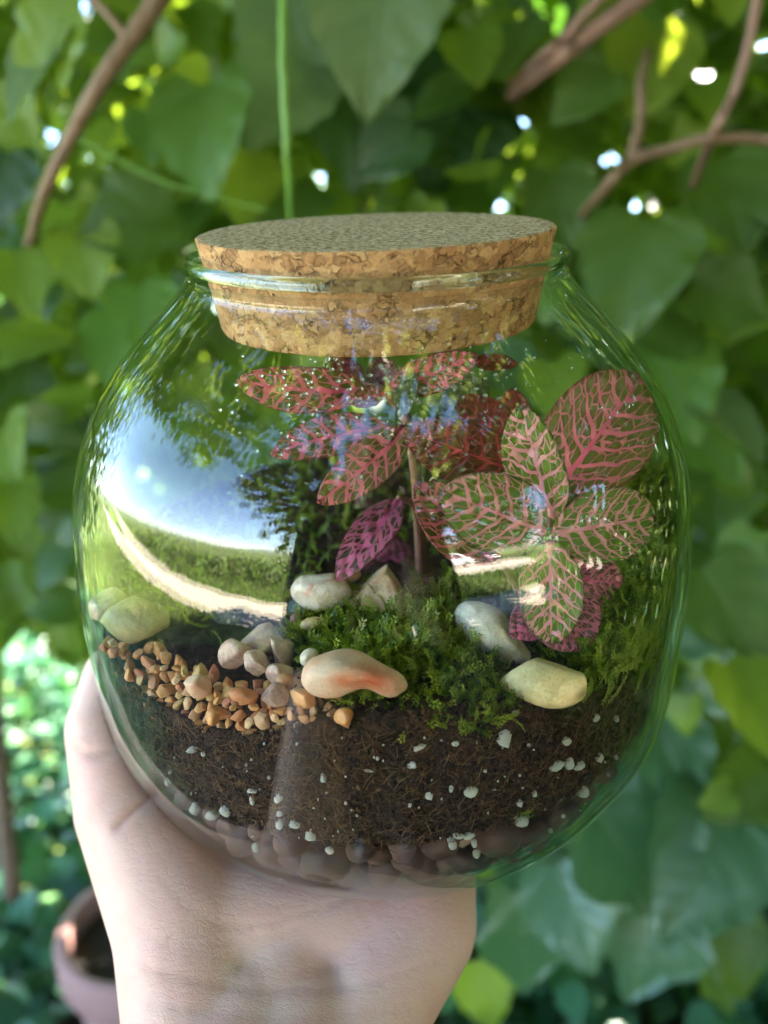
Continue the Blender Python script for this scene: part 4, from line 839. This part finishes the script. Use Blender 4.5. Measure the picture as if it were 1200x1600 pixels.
# unit leaf for the masses
uS = [0, .16, .45, .78, 1.0]; uW = [.10, .40, .46, .25, .0]; uV = []
for s, w_ in zip(uS, uW): 
    for v in (-1, 0, 1): uV.append((s-.5-.06*abs(v)*(1-s), v*w_, .12*abs(v)*w_-.2*(s-.4)**2))
uV = np.array(uV); uF = grid_faces(5, 3)
M_['mass'] = vine_leaf_mat('foliage_mass', [(.015, .035, .006), (.03, .065, .008), (.055, .11, .012), (.12, .20, .02), (.035, .08, .02)], (.42, .58, .04), .42, vein=False, objrnd=False)
M_['mass_blue'] = vine_leaf_mat('ground_cover_leaf', [(.018, .07, .03), (.03, .11, .05), (.05, .16, .07), (.08, .20, .05)], (.15, .40, .08), .28, vein=False, objrnd=False)
M_['canopy'] = vine_leaf_mat('canopy_leaf', [(.04, .08, .012), (.07, .12, .018), (.10, .16, .025)], (.42, .52, .10), .42, vein=False, objrnd=False)
def box_pts(n, lo, hi): return RNG.uniform(lo, hi, (n, 3))
P_ = box_pts(21000, (-2.4, 1.0, -1.0), (2.4, 2.5, 1.5)); P_ = P_[(P_[:, 2] > -.55+.35*(P_[:, 1] < 1.5)) | (P_[:, 0] > .15)]
nr = RNG.normal(0, .6, P_.shape)+np.array((0, -.8, .5)); me = scatter('leaf_mass', uV, uF, P_-vo, frames(nr), RNG.uniform(.045, .095, len(P_)), M_['mass']); tag(link('leaf_mass', me, vine), kind='stuff')
# ground cover
gx = RNG.uniform(-2.6, 2.6, 17000); gy = RNG.uniform(.15, 3.4, 17000); P_ = np.stack([gx, gy, GZ+.01+RNG.random(17000)**2*.16], -1)
pot_c = W(U(238, 1436, 1))-camw; pot_c = camw+pot_c*((GZ+.30-camw[2])/pot_c[2])
P_ = P_[np.hypot(P_[:, 0]-pot_c[0], P_[:, 1]-pot_c[1]) > .20]
nr = RNG.normal(0, .45, P_.shape)+np.array((0, -.2, 1)); me = scatter('ground_ivy', uV, uF, P_, frames(nr), RNG.uniform(.035, .075, len(P_)), M_['mass_blue']); tag(link('ground_ivy', me), 'low bluish green ivy covering the ground below the vine', 'ground cover', kind='stuff')
# ---- plant pot
pot = thing('plant_pot', 'pinkish terracotta plant pot standing in the ground cover behind the wrist', 'plant pot', TR((pot_c[0], pot_c[1], GZ)))
M_['terra'] = simple('terracotta_pink', (.46, .23, .20), .75, var=.35, scale=14, bump=.3)
PS = np.array((.86, .86, 1.))
V, Fq = lathe([(0, .004), (.105, .004), (.112, .012), (.150, .245), (.145, .247), (.134, .245), (.100, .02), (0, .02)], 64); link('body', mesh_np('body', V*PS, Fq, M_['terra']), pot)
V, Fq = lathe([(.150, .236), (.166, .240), (.170, .25), (.171, .295), (.166, .303), (.152, .304), (.147, .298), (.146, .238)], 64); link('rim', mesh_np('rim', V*PS, Fq, M_['terra']), pot)
V, Fq = lathe([(0, .266), (.05, .268), (.09, .264), (.146, .262)], 48); link('soil', mesh_np('soil', V*PS, Fq, simple('pot_soil', (.02, .014, .010), .9, scale=40, bump=1)), pot)
# ================================================================== GROUND AND WHAT THE GLASS MIRRORS
t = NT('grassy_earth'); c_ = t.co(); n1 = t.noise(c_, .9, 5, .6); n2 = t.noise(c_, 14, 4, .7)
gcol = t.mix(t.ramp(n2, [(.35, 0.0), (.65, 1.0)]), (.05, .09, .018), (.13, .17, .04)); gcol = t.mix(t.ramp(n1, [(.5, 0.0), (.7, .8)]), gcol, (.24, .20, .10))
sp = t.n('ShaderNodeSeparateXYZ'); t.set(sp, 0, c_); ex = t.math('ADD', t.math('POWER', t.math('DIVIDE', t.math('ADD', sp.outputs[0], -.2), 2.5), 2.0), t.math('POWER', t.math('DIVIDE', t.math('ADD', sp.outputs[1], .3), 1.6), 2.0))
gcol = t.mix(t.ramp(t.math('ADD', ex, t.math('MULTIPLY', n1, .5)), [(1.0, 1.0), (1.3, 0.0)]) if 0 else t.math('LESS_THAN', t.math('ADD', ex, t.math('MULTIPLY', n1, .5)), 1.2), gcol, t.mix(n2, (.020, .016, .011), (.045, .035, .024)))  # dark ellipse around the jar: shade painted into the ground colour
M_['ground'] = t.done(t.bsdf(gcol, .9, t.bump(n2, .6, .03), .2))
g = np.linspace(-1, 1, 90); g = np.sign(g)*(np.abs(g)**2.6)*900; X, Y = np.meshgrid(g, g, indexing='ij')
Z = GZ+0*X; V = np.stack([X, Y, Z], -1).reshape(-1, 3); V[:, 2] -= 0
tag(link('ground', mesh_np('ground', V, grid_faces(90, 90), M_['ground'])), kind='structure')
t = NT('sandy_road'); c_ = t.co(); n1 = t.noise(c_, 1.6, 5, .65); n2 = t.noise(c_, 40, 4, .7)
rc = t.mix(n1, (.50, .42, .32), (.62, .55, .44)); rc = t.mix(t.ramp(n2, [(.3, 0.0), (.7, .4)]), rc, (.34, .28, .21)); M_['road'] = t.done(t.bsdf(rc, .9, t.bump(n2, .5, .01), .2))
cl = bez([(-60, 24, 0), (-27, 9.0, 0), (-14, 3.2, 0), (-8.5, .45, 0), (-4.2, -1.6, 0), (-1.3, -2.65, 0), (1.5, -3.0, 0), (4.2, -2.6, 0), (9, -1.2, 0), (20, 2, 0)], 10)
T = np.gradient(cl, axis=0); T /= np.linalg.norm(T, axis=1)[:, None]; Nn = np.stack([-T[:, 1], T[:, 0], 0*T[:, 0]], -1)
ed = [cl+Nn*(w_+.10*np.sin(np.arange(len(cl))*1.7+w_))[:, None] for w_ in (.80, .3, -.3, -.85)]; V = np.stack(ed, 1).reshape(-1, 3); V[:, 2] = GZ+.006
tag(link('road', mesh_np('road', V, grid_faces(len(cl), 4), M_['road'])), kind='structure')
# sandy parking place on the right of the mirrored view
th = np.linspace(0, 2*np.pi, 48, endpoint=False); rr2 = 1+.12*np.sin(3*th+1)+.06*np.sin(7*th); V = np.stack([5.6+5.2*rr2*np.cos(th), -13.0+8.6*rr2*np.sin(th), 0*th+GZ+.010], -1); V = np.concatenate([V, [[5.6, -13., GZ+.010]]])
Fq = np.array([(i, (i+1) % 48, 48) for i in range(48)]); tag(link('parking_ground', mesh_np('parking_ground', V, Fq, M_['road'])), kind='structure')
t = NT('far_hills'); M_['hill'] = t.done(t.bsdf(t.mix(t.noise(t.co(), .02, 4), (.10, .15, .09), (.17, .20, .12)), .9))
th = np.linspace(0, 2*np.pi, 181)[:-1]; top = np.array([12+16*(mnoise.noise(Vector((math.cos(a)*3, math.sin(a)*3, 0)))+.4) for a in th]); rows = []
for r_, k in ((700, 0), (760, .6), (830, 1), (900, .9), (1000, 0)): rows.append(np.stack([r_*np.cos(th), r_*np.sin(th), GZ-.5+np.maximum(top, 3)*k], -1))
tag(link('hills', mesh_np('hills', np.concatenate(rows), grid_faces(5, 180, True), M_['hill'])), kind='structure')
# bank of bushes beyond the road
M_['bush'] = vine_leaf_mat('bush_leaf', [(.05, .09, .02), (.08, .14, .03), (.14, .20, .05), (.20, .24, .08), (.06, .10, .03)], (.30, .40, .05), .25, vein=False, objrnd=False)
def along(n, near, far, hmax, t0=0, t1=1, side=-1):
    i = RNG.uniform(t0, t1, n)*(len(cl)-1.001); k = i.astype(int); f_ = (i-k)[:, None]; c = cl[k]*(1-f_)+cl[k+1]*f_; nn = Nn[k]
    d = near+(far-near)*RNG.random(n)**1.3; P_ = c+nn*(side*d)[:, None] if np.ndim(side) == 0 else c
    hh = hmax*np.clip((d-near)/1.4+.12, 0, 1)*(1+.35*np.sin(P_[:, 0]*1.3+P_[:, 1]*.8)+.2*np.sin(P_[:, 0]*3.1-P_[:, 1]*2)); P_[:, 2] = GZ+hh*RNG.random(n)**.5
    return P_
side_far = 1 if (cl[52]+Nn[52])[1] < cl[52][1] else -1
# individual bushes
bi = 0
for i in range(26):
    tt = .30+.62*i/25; k = int(tt*(len(cl)-2)); c = cl[k]+Nn[k]*side_far*(1.9+RNG.uniform(0, 1.1)); rb_ = RNG.uniform(.55, .9); hb = RNG.uniform(.75, 1.15)
    if 12 > c[0] > 1.0: hb *= .35
    b_ = thing('bush', 'rounded roadside bush beyond the sandy track, seen only mirrored in the glass', 'bush', TR((c[0], c[1], GZ)), 'bushes beyond the track')
    n_ = 750; q = RNG.normal(size=(n_, 3)); q /= np.linalg.norm(q, axis=1)[:, None]; q *= (RNG.random(n_)**.35)[:, None]*np.array((rb_, rb_, hb*.55)); q[:, 2] = np.abs(q[:, 2]+hb*.42); lump = 1+.25*np.sin(q[:, 0]*9+i)*np.sin(q[:, 1]*8); q *= lump[:, None]
    me = scatter('foliage', uV, uF, q, frames(RNG.normal(0, .7, q.shape)+np.array((0, .2, .6))), RNG.uniform(.07, .14, n_), M_['bush']); tag(link('foliage', me, b_), kind='stuff')
    V, Fq, caps = tube([(0, 0, 0), (.02, .01, hb*.3), (.0, .03, hb*.6)], [.03, .02, .01], 6); link('trunk', mesh_np('trunk', V, [Fq]+caps, M_['bark']), b_)
P_ = along(9000, .95, 2.2, .32, .15, .95, side_far); me = scatter('grass', np.array([(-.5, -.04, 0), (-.5, .04, 0), (.1, .03, 0), (.5, 0, .1), (.1, -.03, 0)]), [np.array([(0, 1, 2, 4)]), np.array([(4, 2, 3)])], P_, frames(np.stack([RNG.normal(size=9000), RNG.normal(size=9000), .15*RNG.normal(size=9000)], -1), None), RNG.uniform(.15, .4, 9000), M_['bush']); tag(link('roadside_grass', me), 'dry tall grass along the far edge of the sandy track', 'grass', kind='stuff')
P_ = np.stack([RNG.uniform(-8, -2.3, 9000), RNG.uniform(-1.6, 3.5, 9000), 0*RNG.random(9000)], -1)
dmin = np.array([np.min(np.hypot(cl[:, 0]-p[0], cl[:, 1]-p[1])) for p in P_]); P_ = P_[dmin > .9]; P_[:, 2] = GZ+.06
M_['lawn'] = vine_leaf_mat('lawn_grass', [(.10, .16, .03), (.16, .23, .05), (.22, .26, .08)], (.35, .42, .08), .3, vein=False, objrnd=False)
me = scatter('lawn', np.array([(-.5, -.06, 0), (-.5, .06, 0), (.5, 0, .1)]), np.array([(0, 1, 2)]), P_, frames(RNG.normal(0, 1, P_.shape)*np.array((1, 1, .4))), RNG.uniform(.12, .28, len(P_)), M_['lawn']); tag(link('sunlit_grass', me), 'bright sunlit grass between the jar and the sandy track', 'grass', kind='stuff')
# ---- trees
M_['trunk'] = simple('tree_bark', (.10, .075, .05), .85, var=.5, scale=9, bump=1)
def tree(label, base, height, rad, zlo, n, leaf, seed, group=None, flat=1., name='garden_tree'):
    rg = np.random.default_rng(seed); b_ = thing(name, label, 'tree', TR(base), group)
    tr = bez([(0, 0, 0), (rg.normal(0, .05)*height*.3, rg.normal(0, .05)*height*.3, height*.35), (rg.normal(0, .06)*height*.5, rg.normal(0, .06)*height*.5, height*.8)]); V, Fq, caps = tube(tr, np.linspace(height*.035, height*.010, len(tr)), 10); link('trunk', mesh_np('trunk', V, [Fq]+caps, M_['trunk']), b_)
    cs, lst = [], []
    for k in range(14):
        a_ = rg.uniform(0, 2*math.pi); zc = rg.uniform(zlo, 1)*height; rc_ = rad*math.sqrt(rg.random())*(1-.4*abs(zc/height-.6)); c = np.array((math.cos(a_)*rc_, math.sin(a_)*rc_, zc)); cs.append(c); j = tr[int(len(tr)*rg.uniform(.4, .95))]
        lst.append(tube(bez([j, (j+c)/2+np.array((0, 0, .05*height)), c], 6), np.linspace(height*.010, height*.003, 13), 6))
    link('branch', tubes_mesh('branch', lst, M_['trunk']), b_)
    cs = np.array(cs)[rg.integers(0, 14, n)]; q = rg.normal(size=(n, 3)); q /= np.linalg.norm(q, axis=1)[:, None]; q *= (rg.random(n)**.4)[:, None]*rad*.42*np.array((1, 1, .8)); q += cs
    me = scatter('crown', uV, uF, q, frames(rg.normal(0, .7, q.shape)+np.array((0, 0, .7))), rg.uniform(leaf*.7, leaf*1.3, n), M_['bush']); tag(link('crown', me, b_), kind='stuff'); return b_
far = [(1.5, -24, 4.2, 2.6), (5.0, -26, 5.2, 3.0), (9.0, -23, 4.0, 2.8), (13, -21, 4.8, 3.0), (17, -16, 5, 3.0), (20, -10, 5.5, 3.2)]
for i, (x, y, h, r_) in enumerate(far): tree('leafy tree at the far side of the parking place, mirrored small in the glass', (x, y, GZ), h, r_, .25, 1500, .34, 40+i, 'far trees behind the parked cars')
tree('leafy tree standing close on the right of the person, mirrored in the glass', (2.9, -1.6, GZ), 3.9, 1.3, .25, 3600, .15, 61)
tree('tree behind the vine on the right, seen only mirrored', (3.2, .8, GZ), 3.6, 1.3, .2, 2600, .15, 62)
# ---- canopy over the jar: a garden tree with a wide crown
ct = thing('shade_tree', 'broad shade tree whose branches roof over the jar and hang down in front', 'tree', TR((1.55, 1.55, GZ))); co_ = np.array((1.55, 1.55, GZ))
tr = bez([(1.55, 1.55, GZ), (1.5, 1.5, -.2), (1.35, 1.35, .6), (1.1, 1.1, 1.5)]); V, Fq, caps = tube(tr-co_, np.linspace(.11, .07, len(tr)), 14); link('trunk', mesh_np('trunk', V, [Fq]+caps, M_['trunk']), ct)
lst = []; hang = []
for b in ([(1.1, 1.1, 1.45), (.5, .3, 1.45), (-.2, -.5, 1.25), (-.52, -1.0, .95), (-.70, -1.25, .62), (-.74, -1.35, .34)], [(1.1, 1.1, 1.5), (.6, .0, 1.35), (.2, -.8, 1.15), (-.15, -1.25, .85), (-.32, -1.4, .55), (-.36, -1.5, .22)], [(-.2, -.5, 1.25), (-.4, -1.0, 1.0), (-.52, -1.35, .7), (-.56, -1.5, .42)], [(1.2, 1.2, 1.3), (1.0, .2, 1.25), (.7, -.7, 1.1), (.55, -1.2, .75)], [(1.1, 1.1, 1.5), (-.3, .9, 1.55), (-1.4, .5, 1.4)], [(1.35, 1.3, .8), (.3, 1.5, 1.2), (-1.0, 1.6, 1.3)], [(-.2, -.5, 1.25), (-.45, -.7, 1.1), (-.9, -.95, .95), (-1.05, -1.2, .72)]):
    q = bez(b); lst.append(tube(q-co_, np.linspace(.035, .006, len(q)), 8)); 
    if b[-1][1] < 0: hang.append(q[len(q)//2:])
for l_ in lst:
    V, Fq, caps = l_; link('branch', mesh_np('branch', V, [Fq]+caps, M_['trunk']), ct)
P_ = np.concatenate([box_pts(11500, (-1.9, -.75, .95), (2.2, 1.05, 1.75)), box_pts(2200, (-1.9, 1.05, .95), (2.2, 2.6, 1.75))]+[W((0, 0, .12))+np.array(SUN)*h_+RNG.normal(0, .11, (110, 3)) for h_ in (1.05, 1.2, 1.35, 1.5)])  # last clumps are extra leaves added on the sun's path to shade the jar
P_ = P_[(P_[:, 1] > .12) | (RNG.random(len(P_)) > .5)]
me = scatter('crown', uV, uF, P_-co_, frames(RNG.normal(0, .5, P_.shape)+np.array((0, 0, .9))), RNG.uniform(.06, .12, len(P_)), M_['canopy']); tag(link('crown', me, ct), kind='stuff')
hp = []
for q in hang:
    for k in range(360): p = q[RNG.integers(len(q))]; hp.append(p+RNG.normal(0, 1, 3)*np.array((.13, .13, .11))-np.array((0, 0, .06)))
hp = np.array(hp); me = scatter('hanging_spray', uV, uF, hp-co_, frames(RNG.normal(0, .6, hp.shape)+np.array((0, .5, .5))), RNG.uniform(.05, .095, len(hp)), M_['canopy']); tag(link('hanging_spray', me, ct), kind='stuff')
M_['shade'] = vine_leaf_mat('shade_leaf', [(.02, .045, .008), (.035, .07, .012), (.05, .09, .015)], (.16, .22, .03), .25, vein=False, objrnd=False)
for x0 in (.15, .6, 1.05, 1.5):
    q = bez([(1.2, 1.0, 1.4), (x0*.8+.2, -.4, 1.75), (x0, -1.5, 1.55), (x0+.05, -1.85, .8)]); V, Fq, caps = tube(q-co_, np.linspace(.03, .006, len(q)), 8); link('branch', mesh_np('branch', V, [Fq]+caps, M_['trunk']), ct)
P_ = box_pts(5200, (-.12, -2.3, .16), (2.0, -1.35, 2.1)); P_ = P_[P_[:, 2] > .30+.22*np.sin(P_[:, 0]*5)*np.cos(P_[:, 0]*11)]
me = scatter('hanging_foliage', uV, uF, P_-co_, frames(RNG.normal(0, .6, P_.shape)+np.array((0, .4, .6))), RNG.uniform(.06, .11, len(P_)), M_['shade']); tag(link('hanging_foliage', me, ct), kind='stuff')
# hedge closing the right side
P_ = box_pts(6500, (1.15, -.9, GZ), (2.0, 2.2, 1.3)); me = scatter('side_hedge', uV, uF, P_, frames(RNG.normal(0, .6, P_.shape)+np.array((-.7, 0, .4))), RNG.uniform(.06, .12, len(P_)), M_['mass']); tag(link('side_hedge', me), 'tall leafy hedge closing the right side of the jar', 'hedge', kind='stuff')
# ---- parked cars
M_['glassdark'] = simple('car_window', (.02, .025, .03), .08, spec=.8); M_['tyre'] = simple('tyre_rubber', (.02, .02, .02), .8); M_['rim_m'] = simple('wheel_rim', (.5, .5, .5), .3, metal=.8)
M_['lampr'] = simple('tail_lamp', (.45, .02, .02), .2); M_['lampw'] = simple('head_lamp', (.8, .8, .8), .15)
def car(label, pos, rz, paint, L=4.2, H=1.45, Wd=1.75):
    c = thing('parked_car', label, 'car', TR(pos) @ Matrix.Rotation(R(rz), 4, 'Z'))
    xs = np.array([-.5, -.49, -.46, -.36, -.24, -.12, .10, .24, .30, .42, .485, .5])*L; zt = np.array([.38, .55, .62, .68, .96, 1.0, 1.0, .70, .66, .60, .48, .34])*H; zb = np.array([.22, .16, .14, .14, .14, .14, .14, .14, .14, .14, .16, .2])*H
    belt = .62*H; rows = []
    for x, a_, b_ in zip(xs, zt, zb):
        w_ = Wd/2*(1-.10*(abs(x)/(L/2))**4); up = max(0, (a_-belt)/(H-belt)); wt = w_*(1-.26*up)
        rows.append([(x, -w_*.92, b_), (x, -w_, b_+.12), (x, -w_, min(a_, belt)*.96), (x, -wt, a_*.975), (x, -wt*.75, a_), (x, wt*.75, a_), (x, wt, a_*.975), (x, w_, min(a_, belt)*.96), (x, w_, b_+.12), (x, w_*.92, b_)])
    V = np.array(rows).reshape(-1, 3); n_ = len(xs); Fq = grid_faces(n_, 10, True); link('body', mesh_np('body', V, [Fq, np.arange(10)[None, :], (np.arange(10)+(n_-1)*10)[None, ::-1]], paint), c)
    for s in (-1, 1):
        for x0, x1, x2, x3 in ((-.31, -.15, -.035, -.06), (-.045, -.02, .10, .21)):
            w_ = Wd/2*1.004; q = [(x0*L, s*w_, belt*1.0), (x3*L if x0 < -.1 else x3*L, s*w_, belt*1.0), (x2*L, s*w_*.76, H*.955), (x1*L, s*w_*.76, H*.955)]
            q2 = [(a, b*.985, z_) for a, b, z_ in q]; V = np.array(q+q2); link('window', mesh_np('window', V, np.array([(0, 1, 2, 3), (7, 6, 5, 4), (0, 4, 5, 1), (1, 5, 6, 2), (2, 6, 7, 3), (3, 7, 4, 0)]), M_['glassdark'], False), c)
        for xw in (-.31, .32):
            V, Fq = lathe([(0, -.1), (.27, -.1), (.33, -.07), (.33, .07), (.27, .1), (0, .1)], 28); V = V[:, [0, 2, 1]]+np.array((xw*L, s*(Wd/2-.08), .33)); wh = link('wheel', mesh_np('wheel', V, Fq, M_['tyre']), c)
            V, Fq = lathe([(0, -.012), (.19, -.012), (.21, .0), (.19, .012), (0, .012)], 20); V = V[:, [0, 2, 1]]+np.array((xw*L, s*(Wd/2+.025), .33)); link('rim', mesh_np('rim', V, Fq, M_['rim_m']), wh)
        link('tail_light', boxm('tail_light', (-.478*L, s*Wd*.40, .56*H), (.12, .22, .16), M_['lampr'], .02), c); link('headlight', boxm('headlight', (.478*L, s*Wd*.38, .46*H), (.14, .34, .12), M_['lampw'], .02), c)
    for x0, x1, zz0, zz1 in ((.235, .115, .71, .975), (-.365, -.25, .70, .94)):
        w_ = Wd/2*.86; sg = 1 if x0 > 0 else -1; q = [(x0*L+.012*sg, -w_, zz0*H), (x0*L+.012*sg, w_, zz0*H), (x1*L+.012*sg, w_*.72, zz1*H), (x1*L+.012*sg, -w_*.72, zz1*H)]; q2 = [(a-.03*sg, b, z_) for a, b, z_ in q]
        link('windscreen', mesh_np('windscreen', np.array(q+q2), np.array([(0, 1, 2, 3), (7, 6, 5, 4), (0, 4, 5, 1), (1, 5, 6, 2), (2, 6, 7, 3), (3, 7, 4, 0)]), M_['glassdark'], False), c)
    return c
car('white car parked side on beyond the sandy ground, mirrored in the glass', (4.3, -12.0, GZ+.014), 168, simple('car_paint_white', (.78, .78, .78), .25, var=.02, coat=.5))
car('small dark car seen from behind, parked right of the white car', (8.6, -13.2, GZ+.014), -75, simple('car_paint_dark', (.03, .03, .035), .25, var=.02, coat=.5))
# pole on the horizon
pl = thing('utility_pole', 'thin utility pole standing far off on the horizon, mirrored in the glass', 'utility pole', TR((-26, -52, GZ))); V, Fq, caps = tube([(0, 0, 0), (0, 0, 9)], [.14, .09], 8); link('pole', mesh_np('pole', V, [Fq]+caps, M_['trunk']), pl); link('crossarm', boxm('crossarm', (0, 0, 8.3), (1.8, .12, .12), M_['trunk'], .01), pl)
